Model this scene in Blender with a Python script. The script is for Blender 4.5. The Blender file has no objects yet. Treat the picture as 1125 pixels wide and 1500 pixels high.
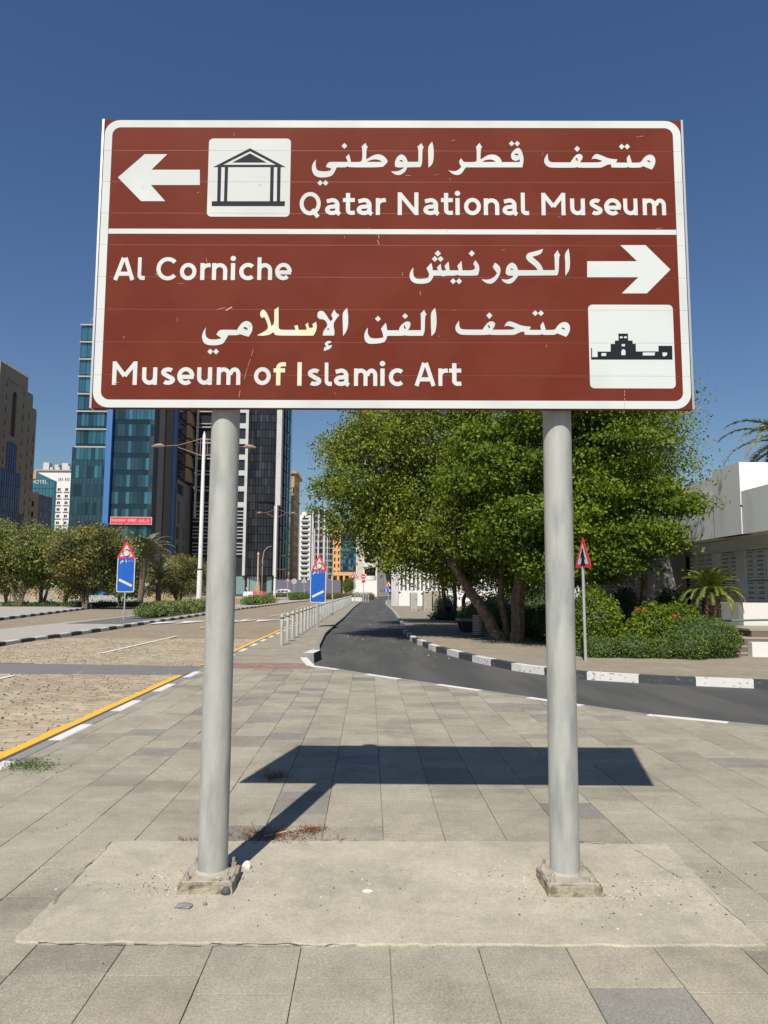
import bpy, math, random
import numpy as np
from mathutils import Vector, Matrix
from mathutils.geometry import tessellate_polygon
random.seed(7); RNG = np.random.default_rng(11)
SC = bpy.context.scene
COL = SC.collection
R = math.radians

# ------------------------------------------------------------------ camera, sky, sun, exposure
PITCH, ROLL, YAW, HC, FPX = R(6.0), R(.39), R(1.1), 1.62, 1083.0
fwd = Vector((math.sin(YAW)*math.cos(PITCH), math.cos(YAW)*math.cos(PITCH), math.sin(PITCH)))
r0 = Vector((math.cos(YAW), -math.sin(YAW), 0)); u0 = r0.cross(fwd)
cr = r0*math.cos(ROLL)+u0*math.sin(ROLL); cu = u0*math.cos(ROLL)-r0*math.sin(ROLL)
EYE = Vector((0, 0, HC))
cam_d = bpy.data.cameras.new("camera"); cam = bpy.data.objects.new("camera", cam_d); COL.objects.link(cam)
M = Matrix((cr, cu, -fwd)).transposed().to_4x4(); M.translation = EYE; cam.matrix_world = M
cam_d.sensor_width = 36; cam_d.lens = FPX/1500*36; cam_d.clip_end = 6000; cam_d.clip_start = .05
SC.camera = cam
SUN_EL = 49.2
world = bpy.data.worlds.new("World"); SC.world = world; world.use_nodes = True
wn = world.node_tree.nodes; wl = world.node_tree.links
sky = wn.new("ShaderNodeTexSky"); sky.sky_type = 'NISHITA'; sky.sun_disc = False
sky.sun_elevation = R(SUN_EL); sky.sun_rotation = R(193.7); sky.air_density = 1.3; sky.dust_density = .8; sky.ozone_density = 6.0
sky.altitude = 0
bg = wn["Background"]; bg.inputs[1].default_value = .0605
hs = wn.new('ShaderNodeHueSaturation'); hs.inputs['Saturation'].default_value = 1.1; hs.inputs['Hue'].default_value = .507; wl.new(sky.outputs[0], hs.inputs['Color']); wl.new(hs.outputs[0], bg.inputs[0])
sd = bpy.data.lights.new("sun", 'SUN'); sd.energy = 4.7; sd.angle = R(.53); sd.color = (1, .945, .86)
sun = bpy.data.objects.new("sun", sd); COL.objects.link(sun)
k = math.cos(R(SUN_EL)); az = math.atan2(.243, 1)
sundir = Vector((math.sin(az)*k, math.cos(az)*k, -math.sin(R(SUN_EL))))
sun.rotation_euler = sundir.to_track_quat('-Z', 'Y').to_euler()
SC.view_settings.view_transform = 'Standard'; SC.view_settings.look = 'None'
SC.view_settings.exposure = .42; SC.view_settings.gamma = 1
SC.render.engine = 'CYCLES'

# surveying helpers: where a sight line of the photograph meets a plane of the place
def sight(px, py): return fwd + cr*((px-562.5)/FPX) - cu*((py-750)/FPX)
def gp(px, py, z=0.): d = sight(px, py); return EYE + d*((z-HC)/d.z)
def at(px, py, Y): d = sight(px, py); return EYE + d*(Y/d.y)
def zat(px, py, Y): return at(px, py, Y).z
def xat(px, Y, py=864): return at(px, py, Y).x

# ------------------------------------------------------------------ materials
MATS = {}
def mat(name, col, rough=.85, var=.12, scale=3., bump=0., bscale=40., metal=0., spec=.4, island=0., objr=0., col2=None, mixscale=2., mixlo=.45, mixhi=.6, detail=5., stretch=None, transl=0., coat=0.):
    if name in MATS: return MATS[name]
    m = bpy.data.materials.new(name); m.use_nodes = True; n = m.node_tree.nodes; l = m.node_tree.links
    b = n["Principled BSDF"]; b.inputs['Roughness'].default_value = rough; b.inputs['Metallic'].default_value = metal
    b.inputs['Specular IOR Level'].default_value = spec
    if coat: b.inputs['Coat Weight'].default_value = coat
    geo = n.new("ShaderNodeNewGeometry"); vec = geo.outputs['Position']
    if stretch:
        mp = n.new("ShaderNodeMapping"); mp.inputs['Scale'].default_value = stretch; l.new(vec, mp.inputs[0]); vec = mp.outputs[0]
    def noise(s, d=detail):
        t = n.new("ShaderNodeTexNoise"); t.inputs['Scale'].default_value = s; t.inputs['Detail'].default_value = d; l.new(vec, t.inputs['Vector']); return t.outputs['Fac']
    def math_(op, a, c, d=None):
        t = n.new("ShaderNodeMath"); t.operation = op
        for i, v in enumerate((a, c) if d is None else (a, c, d)):
            if isinstance(v, (int, float)): t.inputs[i].default_value = v
            else: l.new(v, t.inputs[i])
        return t.outputs[0]
    rgb = n.new("ShaderNodeRGB"); rgb.outputs[0].default_value = (*col, 1); out = rgb.outputs[0]
    if col2:
        mr = n.new("ShaderNodeMapRange"); mr.inputs[1].default_value = mixlo; mr.inputs[2].default_value = mixhi; l.new(noise(mixscale, 8), mr.inputs[0])
        mx = n.new("ShaderNodeMix"); mx.data_type = 'RGBA'; l.new(mr.outputs[0], mx.inputs['Factor']); l.new(out, mx.inputs['A']); mx.inputs['B'].default_value = (*col2, 1); out = mx.outputs['Result']
    f = math_('MULTIPLY_ADD', noise(scale), 2*var, 1-var)
    if island: f = math_('MULTIPLY', f, math_('MULTIPLY_ADD', geo.outputs['Random Per Island'], 2*island, 1-island))
    if objr:
        oi = n.new("ShaderNodeObjectInfo"); f = math_('MULTIPLY', f, math_('MULTIPLY_ADD', oi.outputs['Random'], 2*objr, 1-objr))
    vm = n.new("ShaderNodeVectorMath"); vm.operation = 'SCALE'; l.new(out, vm.inputs[0]); l.new(f, vm.inputs['Scale'])
    l.new(vm.outputs[0], b.inputs['Base Color'])
    if bump:
        bp = n.new("ShaderNodeBump"); bp.inputs['Strength'].default_value = bump; bp.inputs['Distance'].default_value = .01; l.new(noise(bscale), bp.inputs['Height']); l.new(bp.outputs[0], b.inputs['Normal'])
    if transl:
        tr = n.new("ShaderNodeBsdfTranslucent"); ms = n.new("ShaderNodeMixShader"); ms.inputs[0].default_value = transl
        l.new(vm.outputs[0], tr.inputs[0]); l.new(b.outputs[0], ms.inputs[1]); l.new(tr.outputs[0], ms.inputs[2]); l.new(ms.outputs[0], n["Material Output"].inputs[0])
    MATS[name] = m; m['_o'] = 1
    return m
def paving_mat(name, base, dark, warm, island=True, darkp=.88, grain=.16):
    """stone slabs: each slab its own tint, speckled grain, large stains; all in world space"""
    m = bpy.data.materials.new(name); m.use_nodes = True; n = m.node_tree.nodes; l = m.node_tree.links; b = n["Principled BSDF"]
    b.inputs['Roughness'].default_value = .9; b.inputs['Specular IOR Level'].default_value = .25
    geo = n.new("ShaderNodeNewGeometry"); oi = n.new("ShaderNodeObjectInfo")
    ad = n.new("ShaderNodeMath"); ad.operation = 'ADD'; l.new(geo.outputs['Random Per Island'], ad.inputs[0]); l.new(oi.outputs['Random'], ad.inputs[1])
    fr = n.new("ShaderNodeMath"); fr.operation = 'FRACT'; l.new(ad.outputs[0], fr.inputs[0])
    rp = n.new("ShaderNodeValToRGB"); rp.color_ramp.interpolation = 'LINEAR'; e = rp.color_ramp.elements
    e[0].position = 0; e[0].color = (*[c*.82 for c in base], 1); e[1].position = .25; e[1].color = (*base, 1)
    for p, c in ((.5, warm), (.75, [x*1.06 for x in base]), (darkp, [x*.93 for x in warm]), (darkp+.04, dark), (1, [x*.9 for x in dark])):
        q = e.new(p); q.color = (*c, 1)
    l.new(fr.outputs[0], rp.inputs[0])
    def noise(s, d=6, r=.6):
        t = n.new("ShaderNodeTexNoise"); t.inputs['Scale'].default_value = s; t.inputs['Detail'].default_value = d; t.inputs['Roughness'].default_value = r; l.new(geo.outputs['Position'], t.inputs['Vector']); return t.outputs['Fac']
    def ma(a, k, c):
        t = n.new("ShaderNodeMath"); t.operation = 'MULTIPLY_ADD'; l.new(a, t.inputs[0]); t.inputs[1].default_value = k; t.inputs[2].default_value = c; return t.outputs[0]
    def mul(a, c):
        t = n.new("ShaderNodeMath"); t.operation = 'MULTIPLY'; l.new(a, t.inputs[0]); l.new(c, t.inputs[1]); return t.outputs[0]
    def rng_(a, lo, hi, o0, o1):
        t = n.new("ShaderNodeMapRange"); t.inputs[1].default_value = lo; t.inputs[2].default_value = hi; t.inputs[3].default_value = o0; t.inputs[4].default_value = o1; l.new(a, t.inputs[0]); return t.outputs[0]
    f = mul(mul(rng_(noise(140, 2, .9), .3, .7, 1-1.5*grain, 1+1.3*grain), rng_(noise(1.3, 10, .7), .36, .66, .80, 1.10)), mul(rng_(noise(8, 9, .8), .35, .65, .90, 1.08), rng_(noise(60, 3, .9), .32, .68, 1-.9*grain, 1+.8*grain)))
    mr = n.new("ShaderNodeMapRange"); mr.inputs[1].default_value = .54; mr.inputs[2].default_value = .68; mr.inputs[3].default_value = 1; mr.inputs[4].default_value = .74; l.new(noise(.9, 10, .65), mr.inputs[0]); f = mul(f, mr.outputs[0])
    vo = n.new("ShaderNodeTexVoronoi"); vo.inputs['Scale'].default_value = 9; l.new(geo.outputs['Position'], vo.inputs['Vector'])
    m2 = n.new("ShaderNodeMapRange"); m2.inputs[1].default_value = .03; m2.inputs[2].default_value = .075; m2.inputs[3].default_value = .8; m2.inputs[4].default_value = 1; l.new(vo.outputs['Distance'], m2.inputs[0]); f = mul(f, m2.outputs[0])
    vm = n.new("ShaderNodeVectorMath"); vm.operation = 'SCALE'; l.new(rp.outputs[0], vm.inputs[0]); l.new(f, vm.inputs['Scale']); l.new(vm.outputs[0], b.inputs['Base Color'])
    bp = n.new("ShaderNodeBump"); bp.inputs['Strength'].default_value = .35; bp.inputs['Distance'].default_value = .004; l.new(noise(90, 4, .7), bp.inputs['Height']); l.new(bp.outputs[0], b.inputs['Normal'])
    return m

# ------------------------------------------------------------------ mesh helpers
class MB:
    def __init__(s): s.v = []; s.f = []; s.m = []
    def add(s, vs, fs, mi=0):
        o = len(s.v); s.v += [tuple(v) for v in vs]; s.f += [tuple(i+o for i in f) for f in fs]; s.m += [mi]*len(fs); return s
    def box(s, x0, y0, z0, x1, y1, z1, mi=0):
        return s.add([(x0,y0,z0),(x1,y0,z0),(x1,y1,z0),(x0,y1,z0),(x0,y0,z1),(x1,y0,z1),(x1,y1,z1),(x0,y1,z1)],
                     [(0,3,2,1),(4,5,6,7),(0,1,5,4),(1,2,6,5),(2,3,7,6),(3,0,4,7)], mi)
    def cbox(s, x0, y0, z0, x1, y1, z1, c=.01, mi=0):          # box with chamfered top
        return s.add([(x0,y0,z0),(x1,y0,z0),(x1,y1,z0),(x0,y1,z0),(x0,y0,z1-c),(x1,y0,z1-c),(x1,y1,z1-c),(x0,y1,z1-c),(x0+c,y0+c,z1),(x1-c,y0+c,z1),(x1-c,y1-c,z1),(x0+c,y1-c,z1)],
                     [(0,1,5,4),(1,2,6,5),(2,3,7,6),(3,0,4,7),(4,5,9,8),(5,6,10,9),(6,7,11,10),(7,4,8,11),(8,9,10,11)], mi)
    def prism(s, poly, z0, z1, mi=0):
        n = len(poly); s.add([(p[0],p[1],z0) for p in poly]+[(p[0],p[1],z1) for p in poly], [tuple(range(n,2*n)), tuple(reversed(range(n)))]+[(i,(i+1)%n,(i+1)%n+n,i+n) for i in range(n)], mi); return s
    def tube(s, pts, rad, n=10, mi=0, cap=True):
        pts = [Vector(p) for p in pts]; rad = rad if hasattr(rad, '__len__') else [rad]*len(pts); o = len(s.v); up = None
        for i, p in enumerate(pts):
            d = (pts[min(i+1,len(pts)-1)]-pts[max(i-1,0)]).normalized()
            if up is None: up = Vector((0,0,1)) if abs(d.z) < .9 else Vector((1,0,0))
            a = d.cross(up).normalized(); b = a.cross(d).normalized(); up = b if abs(d.dot(b))<.9 else up
            for k_ in range(n):
                t = 2*math.pi*k_/n; s.v.append(tuple(p+(a*math.cos(t)+b*math.sin(t))*rad[i]))
        for i in range(len(pts)-1):
            for k_ in range(n):
                s.f.append((o+i*n+k_, o+i*n+(k_+1)%n, o+(i+1)*n+(k_+1)%n, o+(i+1)*n+k_)); s.m.append(mi)
        if cap:
            s.f.append(tuple(o+k_ for k_ in reversed(range(n)))); s.m.append(mi)
            s.f.append(tuple(o+(len(pts)-1)*n+k_ for k_ in range(n))); s.m.append(mi)
        return s
    def mesh(s, name, mats, smooth=False):
        me = bpy.data.meshes.new(name); me.from_pydata(s.v, [], s.f)
        for m_ in (mats if isinstance(mats, (list, tuple)) else [mats]): me.materials.append(m_)
        if any(s.m): me.polygons.foreach_set('material_index', s.m)
        if smooth: me.polygons.foreach_set('use_smooth', [True]*len(s.f))
        me.update(); return me
def tag(o, label=None, cat=None, group=None, kind=None):
    for k_, v in (('label', label), ('category', cat), ('group', group), ('kind', kind)):
        if v: o[k_] = v
    return o
def put(me, name, parent=None, loc=None, rot=None):
    o = bpy.data.objects.new(name, me); COL.objects.link(o)
    if loc is not None: o.location = loc
    if rot is not None: o.rotation_euler = rot
    if parent is not None:
        o.parent = parent; o.matrix_parent_inverse = WM(parent).inverted()
    return o
_wm = {}
def WM(o):
    m = Matrix.Translation(o.location) @ o.rotation_euler.to_matrix().to_4x4()
    return (WM(o.parent) @ o.matrix_parent_inverse @ m) if o.parent else m
def obj(name, mb, mats, parent=None, smooth=False, label=None, **kw):
    o = put(mb.mesh(name, mats, smooth), name, parent)
    if smooth:
        try: o.data.set_sharp_from_angle(angle=R(40))
        except Exception: pass
    return tag(o, label, **kw)
def thing(name, label, cat, loc=(0,0,0), rz=0, group=None, kind=None):
    o = bpy.data.objects.new(name, None); COL.objects.link(o); o.location = loc; o.rotation_euler = (0,0,rz); o.empty_display_size = .3
    return tag(o, label, cat, group, kind)
def np_mesh(name, verts, faces, m):
    me = bpy.data.meshes.new(name); nf, kk = faces.shape
    me.vertices.add(len(verts)); me.vertices.foreach_set('co', verts.astype(np.float32).ravel())
    me.loops.add(nf*kk); me.loops.foreach_set('vertex_index', faces.astype(np.int32).ravel())
    me.polygons.add(nf); me.polygons.foreach_set('loop_start', (np.arange(nf)*kk).astype(np.int32))
    try: me.polygons.foreach_set('loop_total', np.full(nf, kk, np.int32))
    except Exception: pass
    me.materials.append(m); me.update(); me.validate(); return me

# ------------------------------------------------------------------ colours
m_asph = mat('asphalt', (.064,.064,.062), .85, .22, .7, .5, 160, spec=.3, col2=(.088,.085,.078), mixscale=.8, stretch=(1.6,.25,1))
m_pav = paving_mat('paver_stone', (.308,.282,.220), (.245,.232,.200), (.332,.300,.230), darkp=.89, grain=.22)
m_pav2 = paving_mat('sidewalk_stone', (.30,.265,.21), (.24,.21,.17), (.34,.29,.22), darkp=.9)
m_pad = paving_mat('pad_mortar', (.378,.347,.268), (.378,.347,.268), (.378,.347,.268), grain=.16)
m_grout = mat('grout', (.14,.124,.095), .95, .3, 12, .3, col2=(.29,.262,.205), mixscale=5, mixlo=.42, mixhi=.6)
m_padx = mat('pad_concrete', (.335,.302,.240), .92, .10, 3, .35, 30, spec=.2, col2=(.385,.350,.275), mixscale=1.6, mixlo=.35, mixhi=.65, detail=9)
m_conc = mat('concrete', (.34,.31,.26), .92, .2, 9, .6, 60, spec=.2, col2=(.22,.19,.13), mixscale=14, mixlo=.5, mixhi=.7)
m_lcon = mat('light_concrete', (.33,.31,.27), .9, .12, 2, .3, 40)
m_brick = mat('road_brick', (.300,.246,.176), .93, .32, 6, .7, 60, spec=.2, island=.18, objr=.16, col2=(.325,.275,.20), mixscale=.7, mixlo=.4, mixhi=.6)
m_brickflat = None
m_yel = mat('yellow_paint', (.78,.40,.035), .75, .14, 9, .5, 60, col2=(.5,.33,.14), mixscale=16, mixlo=.62, mixhi=.68)
m_whp = mat('white_paint', (.60,.595,.57), .75, .08, 6, .3, 60, col2=(.48,.45,.40), mixscale=12, mixlo=.56, mixhi=.7)
m_kw = mat('kerb_white', (.56,.55,.53), .8, .1, 4, .4, 50, col2=(.22,.20,.18), mixscale=15, mixlo=.6, mixhi=.66)
m_kb = mat('kerb_black', (.045,.052,.058), .75, .25, 6, .4, 50, col2=(.15,.145,.14), mixscale=12, mixlo=.6, mixhi=.72)
m_red = mat('red_brick', (.235,.145,.12), .93, .2, 4, .5, 60, island=.2)
m_sand = mat('sand_ground', (.40,.34,.26), .95, .15, .4, .4, 8, col2=(.30,.25,.18), mixscale=.2)
m_galv = mat('galvanised_steel', (.375,.38,.350), .5, .14, 5, .2, 30, metal=.12, col2=(.25,.26,.255), mixscale=2.6, mixlo=.5, mixhi=.72, stretch=(4.5,4.5,1.0), detail=8)
m_alu = mat('aluminium', (.50,.50,.50), .42, .06, 4, metal=.7)
m_brown = mat('brown_film', (.117,.0218,.0112), .65, .10, 1.7, .05, 30, spec=.08, col2=(.127,.026,.0145), mixscale=3)
m_white = mat('white_film', (.52,.55,.54), .6, .05, 3, spec=.15, col2=(.47,.495,.485), mixscale=1.8)
m_glint = mat('sun_glint_film', (.60,.59,.38), .6, .06, 9, spec=.15, col2=(.56,.575,.48), mixscale=6)  # yellow sun reflection on a few letters, put into the film colour
m_black = mat('black_film', (.010,.014,.020), .6, .1, 8, spec=.12)
m_scr = mat('scratch', (.42,.25,.18), .7, .3, 30)
m_bark = mat('bark', (.115,.085,.058), .95, .35, 12, 1., 25, col2=(.20,.155,.115), mixscale=7, mixlo=.5, mixhi=.65)
m_leafA = mat('leaf_yellow_green', (.175,.212,.022), .55, .2, 1.0, island=.30, spec=.25, transl=.26, col2=(.115,.160,.024), mixscale=.7)
m_leafB = mat('leaf_green', (.125,.174,.010), .55, .2, 1.0, island=.30, spec=.25, transl=.24, col2=(.075,.125,.009), mixscale=.6)
m_acacia = mat('leaf_olive', (.145,.205,.034), .7, .2, .5, island=.3, transl=.25, col2=(.19,.195,.06), mixscale=.35, mixlo=.4, mixhi=.6)
m_shrub = mat('leaf_shrub', (.085,.135,.016), .55, .2, 3, island=.4, transl=.25)
m_gcov = mat('leaf_ground_cover', (.085,.135,.022), .6, .2, 3, island=.35, transl=.2)
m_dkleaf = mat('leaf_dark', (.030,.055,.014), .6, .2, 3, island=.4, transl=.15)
m_dry = mat('dry_grass', (.17,.075,.028), .9, .2, 20, island=.4)
m_frond = mat('cycad_frond', (.12,.16,.022), .5, .2, 3, island=.3, transl=.2, col2=(.22,.20,.03), mixscale=2.5, mixlo=.5, mixhi=.6)
m_pfrond = mat('palm_frond', (.15,.165,.08), .55, .2, 3, island=.3, transl=.1)
m_stone = mat('beige_stone', (.275,.245,.185), .9, .08, .3, .1, 10)
m_wpl = mat('white_plaster', (.46,.46,.45), .85, .08, .9, .15, 14, stretch=(1,1,.35), col2=(.36,.36,.355), mixscale=1.4, mixlo=.5, mixhi=.75)
m_wht = mat('bright_white', (.60,.595,.57), .8, .05, 1.2, .1, 14)
m_dark = mat('dark_opening', (.02,.022,.024), .4, .1, 1)
m_g1 = mat('teal_glass', (.07,.20,.24), .12, .1, .3, metal=.65, objr=.35)
m_g2 = mat('dark_glass', (.030,.065,.082), .14, .2, .15, metal=.55, objr=.4)
m_g3 = mat('blue_glass', (.03,.045,.10), .15, .3, 1.2, metal=.6, objr=.4)
m_g4 = mat('black_glass', (.034,.040,.048), .25, .2, .3, metal=.5, objr=.15)
m_char = mat('charcoal_cladding', (.032,.034,.040), .45, .15, .3, metal=.2)
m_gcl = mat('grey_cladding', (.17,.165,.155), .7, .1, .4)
m_tan = mat('tan_stone', (.36,.26,.15), .9, .1, .3)
m_red2 = mat('sign_red', (.55,.03,.05), .45, .06, 5, spec=.4)
m_blue = mat('sign_blue', (.005,.09,.42), .45, .08, 6, spec=.4, col2=(.01,.06,.27), mixscale=7, mixlo=.5, mixhi=.7)
m_bluecol = mat('blue_column', (.04,.13,.33), .5, .05, 1)
m_post = mat('grey_post', (.36,.37,.37), .55, .1, 5, metal=.3)
m_orange = mat('lamp_orange', (.23,.155,.125), .6, .1, 3)
m_oran = mat('orange_stone', (.55,.30,.12), .85, .08, .4)
m_slate = mat('slate', (.11,.11,.15), .7, .1, .4)
m_pink = mat('pink_stone', (.47,.34,.25), .85, .08, .4)
def flat_brick_mat(name, base, mort, sx, sy, off=.5):
    m = bpy.data.materials.new(name); m.use_nodes = True; n = m.node_tree.nodes; l = m.node_tree.links; b = n["Principled BSDF"]
    b.inputs['Roughness'].default_value = .92; b.inputs['Specular IOR Level'].default_value = .2
    g = n.new("ShaderNodeNewGeometry"); br = n.new("ShaderNodeTexBrick"); br.inputs['Scale'].default_value = 1
    br.inputs['Brick Width'].default_value = sx; br.inputs['Row Height'].default_value = sy; br.inputs['Mortar Size'].default_value = .006; br.inputs['Mortar Smooth'].default_value = .6
    br.inputs['Color1'].default_value = (*base, 1); br.inputs['Color2'].default_value = (*[c*.84 for c in base], 1); br.inputs['Mortar'].default_value = (*mort, 1)
    nz = n.new("ShaderNodeTexNoise"); nz.inputs['Scale'].default_value = 2.5; nz.inputs['Detail'].default_value = 6; l.new(g.outputs['Position'], nz.inputs['Vector'])
    ad = n.new("ShaderNodeMixRGB"); ad.blend_type = 'ADD'; ad.inputs[0].default_value = .03; l.new(g.outputs['Position'], ad.inputs[1]); l.new(nz.outputs['Color'], ad.inputs[2]); l.new(ad.outputs[0], br.inputs['Vector'])
    n2 = n.new("ShaderNodeTexNoise"); n2.inputs['Scale'].default_value = .8; n2.inputs['Detail'].default_value = 9; n2.inputs['Roughness'].default_value = .75; l.new(g.outputs['Position'], n2.inputs['Vector'])
    ma = n.new("ShaderNodeMath"); ma.operation = 'MULTIPLY_ADD'; ma.inputs[1].default_value = .9; ma.inputs[2].default_value = .55; l.new(n2.outputs[0], ma.inputs[0])
    vm = n.new("ShaderNodeVectorMath"); vm.operation = 'SCALE'; l.new(br.outputs['Color'], vm.inputs[0]); l.new(ma.outputs[0], vm.inputs['Scale']); l.new(vm.outputs[0], b.inputs['Base Color'])
    bp = n.new("ShaderNodeBump"); bp.inputs['Strength'].default_value = .6; bp.inputs['Distance'].default_value = .01; l.new(n2.outputs[0], bp.inputs['Height']); l.new(bp.outputs[0], b.inputs['Normal'])
    return m
m_brickflat = flat_brick_mat('road_brick_far', (.285,.235,.165), (.11,.085,.055), .22, .11)
m_pavflat = flat_brick_mat('paver_far', (.285,.262,.205), (.17,.155,.125), .4, .4)
m_swflat = flat_brick_mat('sidewalk_far', (.27,.235,.175), (.15,.125,.09), .3, .15)

ZR = -.12      # level of the carriageways
# ================================================================== GROUND
g = MB().add([(-3000,-300,-.30),(3000,-300,-.30),(3000,5500,-.30),(-3000,5500,-.30)], [(0,1,2,3)]); obj('ground', g, m_sand, kind='structure')
def sheet(name, poly, z, m, thick=0, parent=None, **kw):
    mb = MB()
    if thick: mb.prism(poly, z-thick, z)
    else: mb.add([(p[0],p[1],z) for p in poly], [tuple(range(len(poly)))])
    return obj(name, mb, m, parent, **kw)
# near edge of the slip road (pavement side), from the right to the far left, then its left and right kerbs
EDGE = [(30,1.5),(14,4.2),(9,6.7),(4.885,9.16),(3.655,10.03),(1.8,12.35),(.35,14.1),(-.55,15.3),(-1.16,16.05)]
LEFTK = [(-1.16,16.05),(-1.42,18.0),(-1.22,19.2),(-1.42,22),(-1.6,28),(-1.55,36),(-1.45,44),(-1.4,70),(-1.1,97),(0,125)]
RIGHTK = [(32,6.5),(20,9.2),(12,11.8),(7.314,13.64),(5.6,14.2),(4.24,14.97),(3.35,16.3),(2.68,18.37),(2.0,21.5),(1.6,25.2),(1.55,31),(1.76,38.7),(1.95,55),(2.0,84),(2.6,110),(4,125)]
slip = EDGE + LEFTK[1:] + list(reversed(RIGHTK))
sheet('slip_road', slip, ZR, m_asph, .1, kind='structure')
# median islands and carriageways on the left
road_poly = [(-3.3,-6),(-3.3,190),(-45,190),(-26,95),(-23.6,66),(-19.3,39.5),(-16,20),(-13,-6)]
road = sheet('brick_road', road_poly, ZR-.012, m_brickflat, .1, kind='structure')
sheet('cross_road', [(-60,120),(60,120),(60,185),(-60,185)], ZR-.020, m_asph, .1, kind='structure')

# far pavements
sheet('left_verge', [(-16.4,20),(-19.6,39.5),(-23.9,66),(-26.3,95),(-40,170),(-90,170),(-90,-6),(-13.4,-6)], -.002, m_lcon, .2, kind='structure')
swp = list(RIGHTK)
sidewalk = sheet('sidewalk', swp+[(60,125),(60,6)], 0.0, m_swflat, .25, kind='structure')
def edge_y(x):
    for (x1,y1),(x0,y0) in zip(EDGE[:-1], EDGE[1:]):
        if x0 <= x <= x1: return y0+(y1-y0)*(x-x0)/(x1-x0)
    return 16.6
def clip(poly, p, q):           # keep the side left of p->q
    out = []; n_ = len(poly)
    def sd_(a): return (q[0]-p[0])*(a[1]-p[1])-(q[1]-p[1])*(a[0]-p[0])
    for i in range(n_):
        a, b = poly[i], poly[(i+1)%n_]; sa, sb = sd_(a), sd_(b)
        if sa >= 0: out.append(a)
        if (sa >= 0) != (sb >= 0):
            t = sa/(sa-sb); out.append((a[0]+(b[0]-a[0])*t, a[1]+(b[1]-a[1])*t))
    return out
pavement = sheet('pavement', [(-3.3,-2),(30,-2),(30,1.5)]+EDGE[1:]+[(-1.16,16.6),(-3.3,16.6)], -.009, m_grout, .25, kind='structure')
KX = -3.27
tiles = []
nstrip = 0
for i in range(-9, 60):
    x0 = i*.402+.108; x1 = x0+.402
    if x1 < KX or x0 > 20: continue
    x0 = max(x0, KX)
    rs = random.Random(i*13+5); y = 1.2+rs.random()*.4 - .4
    while y < 16:
        L = .4 if rs.random() < .72 else (.6 if rs.random() < .5 else .3)
        y1 = y+L
        tiles.append((x0, y, x1, y1)); y = y1
PAD = [(-1.62,3.60),(1.84,3.55),(1.93,4.89),(-1.64,4.97)]
def in_pad(x, y): return -1.60 < x < 1.82 and 3.62 < y < 4.86
parts_t, stuff_t = [], []
for t in tiles:
    x0,y0,x1,y1 = t
    if all(in_pad(x, y) for x in (x0,x1) for y in (y0,y1)): continue
    gpz = .0022
    gpy = .0036; poly = [(x0+gpz,y0+gpy),(x1-gpz,y0+gpy),(x1-gpz,y1-gpy),(x0+gpz,y1-gpy)]
    cut = False
    if y1 > min(edge_y(x0), edge_y(x1))-.02 or y1 > 15.2:
        for (a, b) in zip(EDGE[:-1], EDGE[1:]):
            if b[0]-.02 <= (x0+x1)/2 <= a[0]+.02:
                poly = clip(poly, a, b)
        poly = [p for p in poly]
        if (x0+x1)/2 < -1.16:
            poly = clip(poly, (10,15.35), (-10,15.35))
        cut = True
    if len(poly) < 3: continue
    # in the picture?
    vis = (x0+x1)/2
    c = Vector(((x0+x1)/2,(y0+y1)/2,0))-EYE; d = c.dot(fwd)
    if d < .8: continue
    sx = c.dot(cr)/d*FPX; sy = -c.dot(cu)/d*FPX
    if abs(sx) > 720 or sy > 900: continue
    (stuff_t if cut or abs(sx) > 600 else parts_t).append((t, poly, d))
parts_t.sort(key=lambda q: q[2])
stuff_t += parts_t[298:]; parts_t = parts_t[:298]
def slab_mesh(w, l):
    mb = MB(); mb.cbox(-w/2,-l/2,-.03,w/2,l/2,0,.0014); return mb.mesh('paver', m_pav)
cache = {}
for (x0,y0,x1,y1), poly, d in parts_t:
    key = (round(x1-x0,3), round(y1-y0,2))
    if key not in cache: cache[key] = slab_mesh(key[0]-.0044, key[1]-.0072)
    put(cache[key], 'paver', pavement, ((x0+x1)/2,(y0+y1)/2, random.uniform(-.0015,.0015)), (random.uniform(-.0025,.0025), random.uniform(-.0025,.0025), random.uniform(-.002,.002)))
mb = MB()
for t, poly, d in stuff_t:
    z = random.uniform(-.0015,.0015); n_ = len(poly); cx = sum(p[0] for p in poly)/n_; cy = sum(p[1] for p in poly)/n_
    ins = [(cx+(p[0]-cx)*.993, cy+(p[1]-cy)*.993) for p in poly]
    mb.add([(p[0],p[1],-.03) for p in poly]+[(p[0],p[1],z-.0014) for p in poly]+[(p[0],p[1],z) for p in ins],
           [tuple(range(2*n_,3*n_))]+[(i,(i+1)%n_,(i+1)%n_+n_,i+n_) for i in range(n_)]+[(i+n_,(i+1)%n_+n_,(i+1)%n_+2*n_,i+2*n_) for i in range(n_)])
obj('paver', mb, m_pav, pavement, kind='stuff')
# red tactile bricks across the pavement
mb = MB()
for r_ in range(12):
    for c_ in range(12):
        x = KX+.02+c_*.2+(r_%2)*.1; y = 15.37+r_*.1
        if x < -1.25-.02*r_: mb.cbox(x+.003,y+.003,-.03,min(x+.197,-1.2),y+.097,random.uniform(-.002,.002),.003)
obj('red_brick', mb, m_red, pavement, kind='stuff')
far_pav = sheet('narrow_pavement', [(KX-.02,16.6)]+[(-1.25,16.6),(-1.42,18.0),(-1.24,19.2),(-1.44,22),(-1.62,28),(-1.57,36),(-1.47,44),(-1.42,70),(-1.12,97),(-1.1,100),(-3.3,100)], -.001, m_pavflat, .2, kind='structure')

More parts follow.
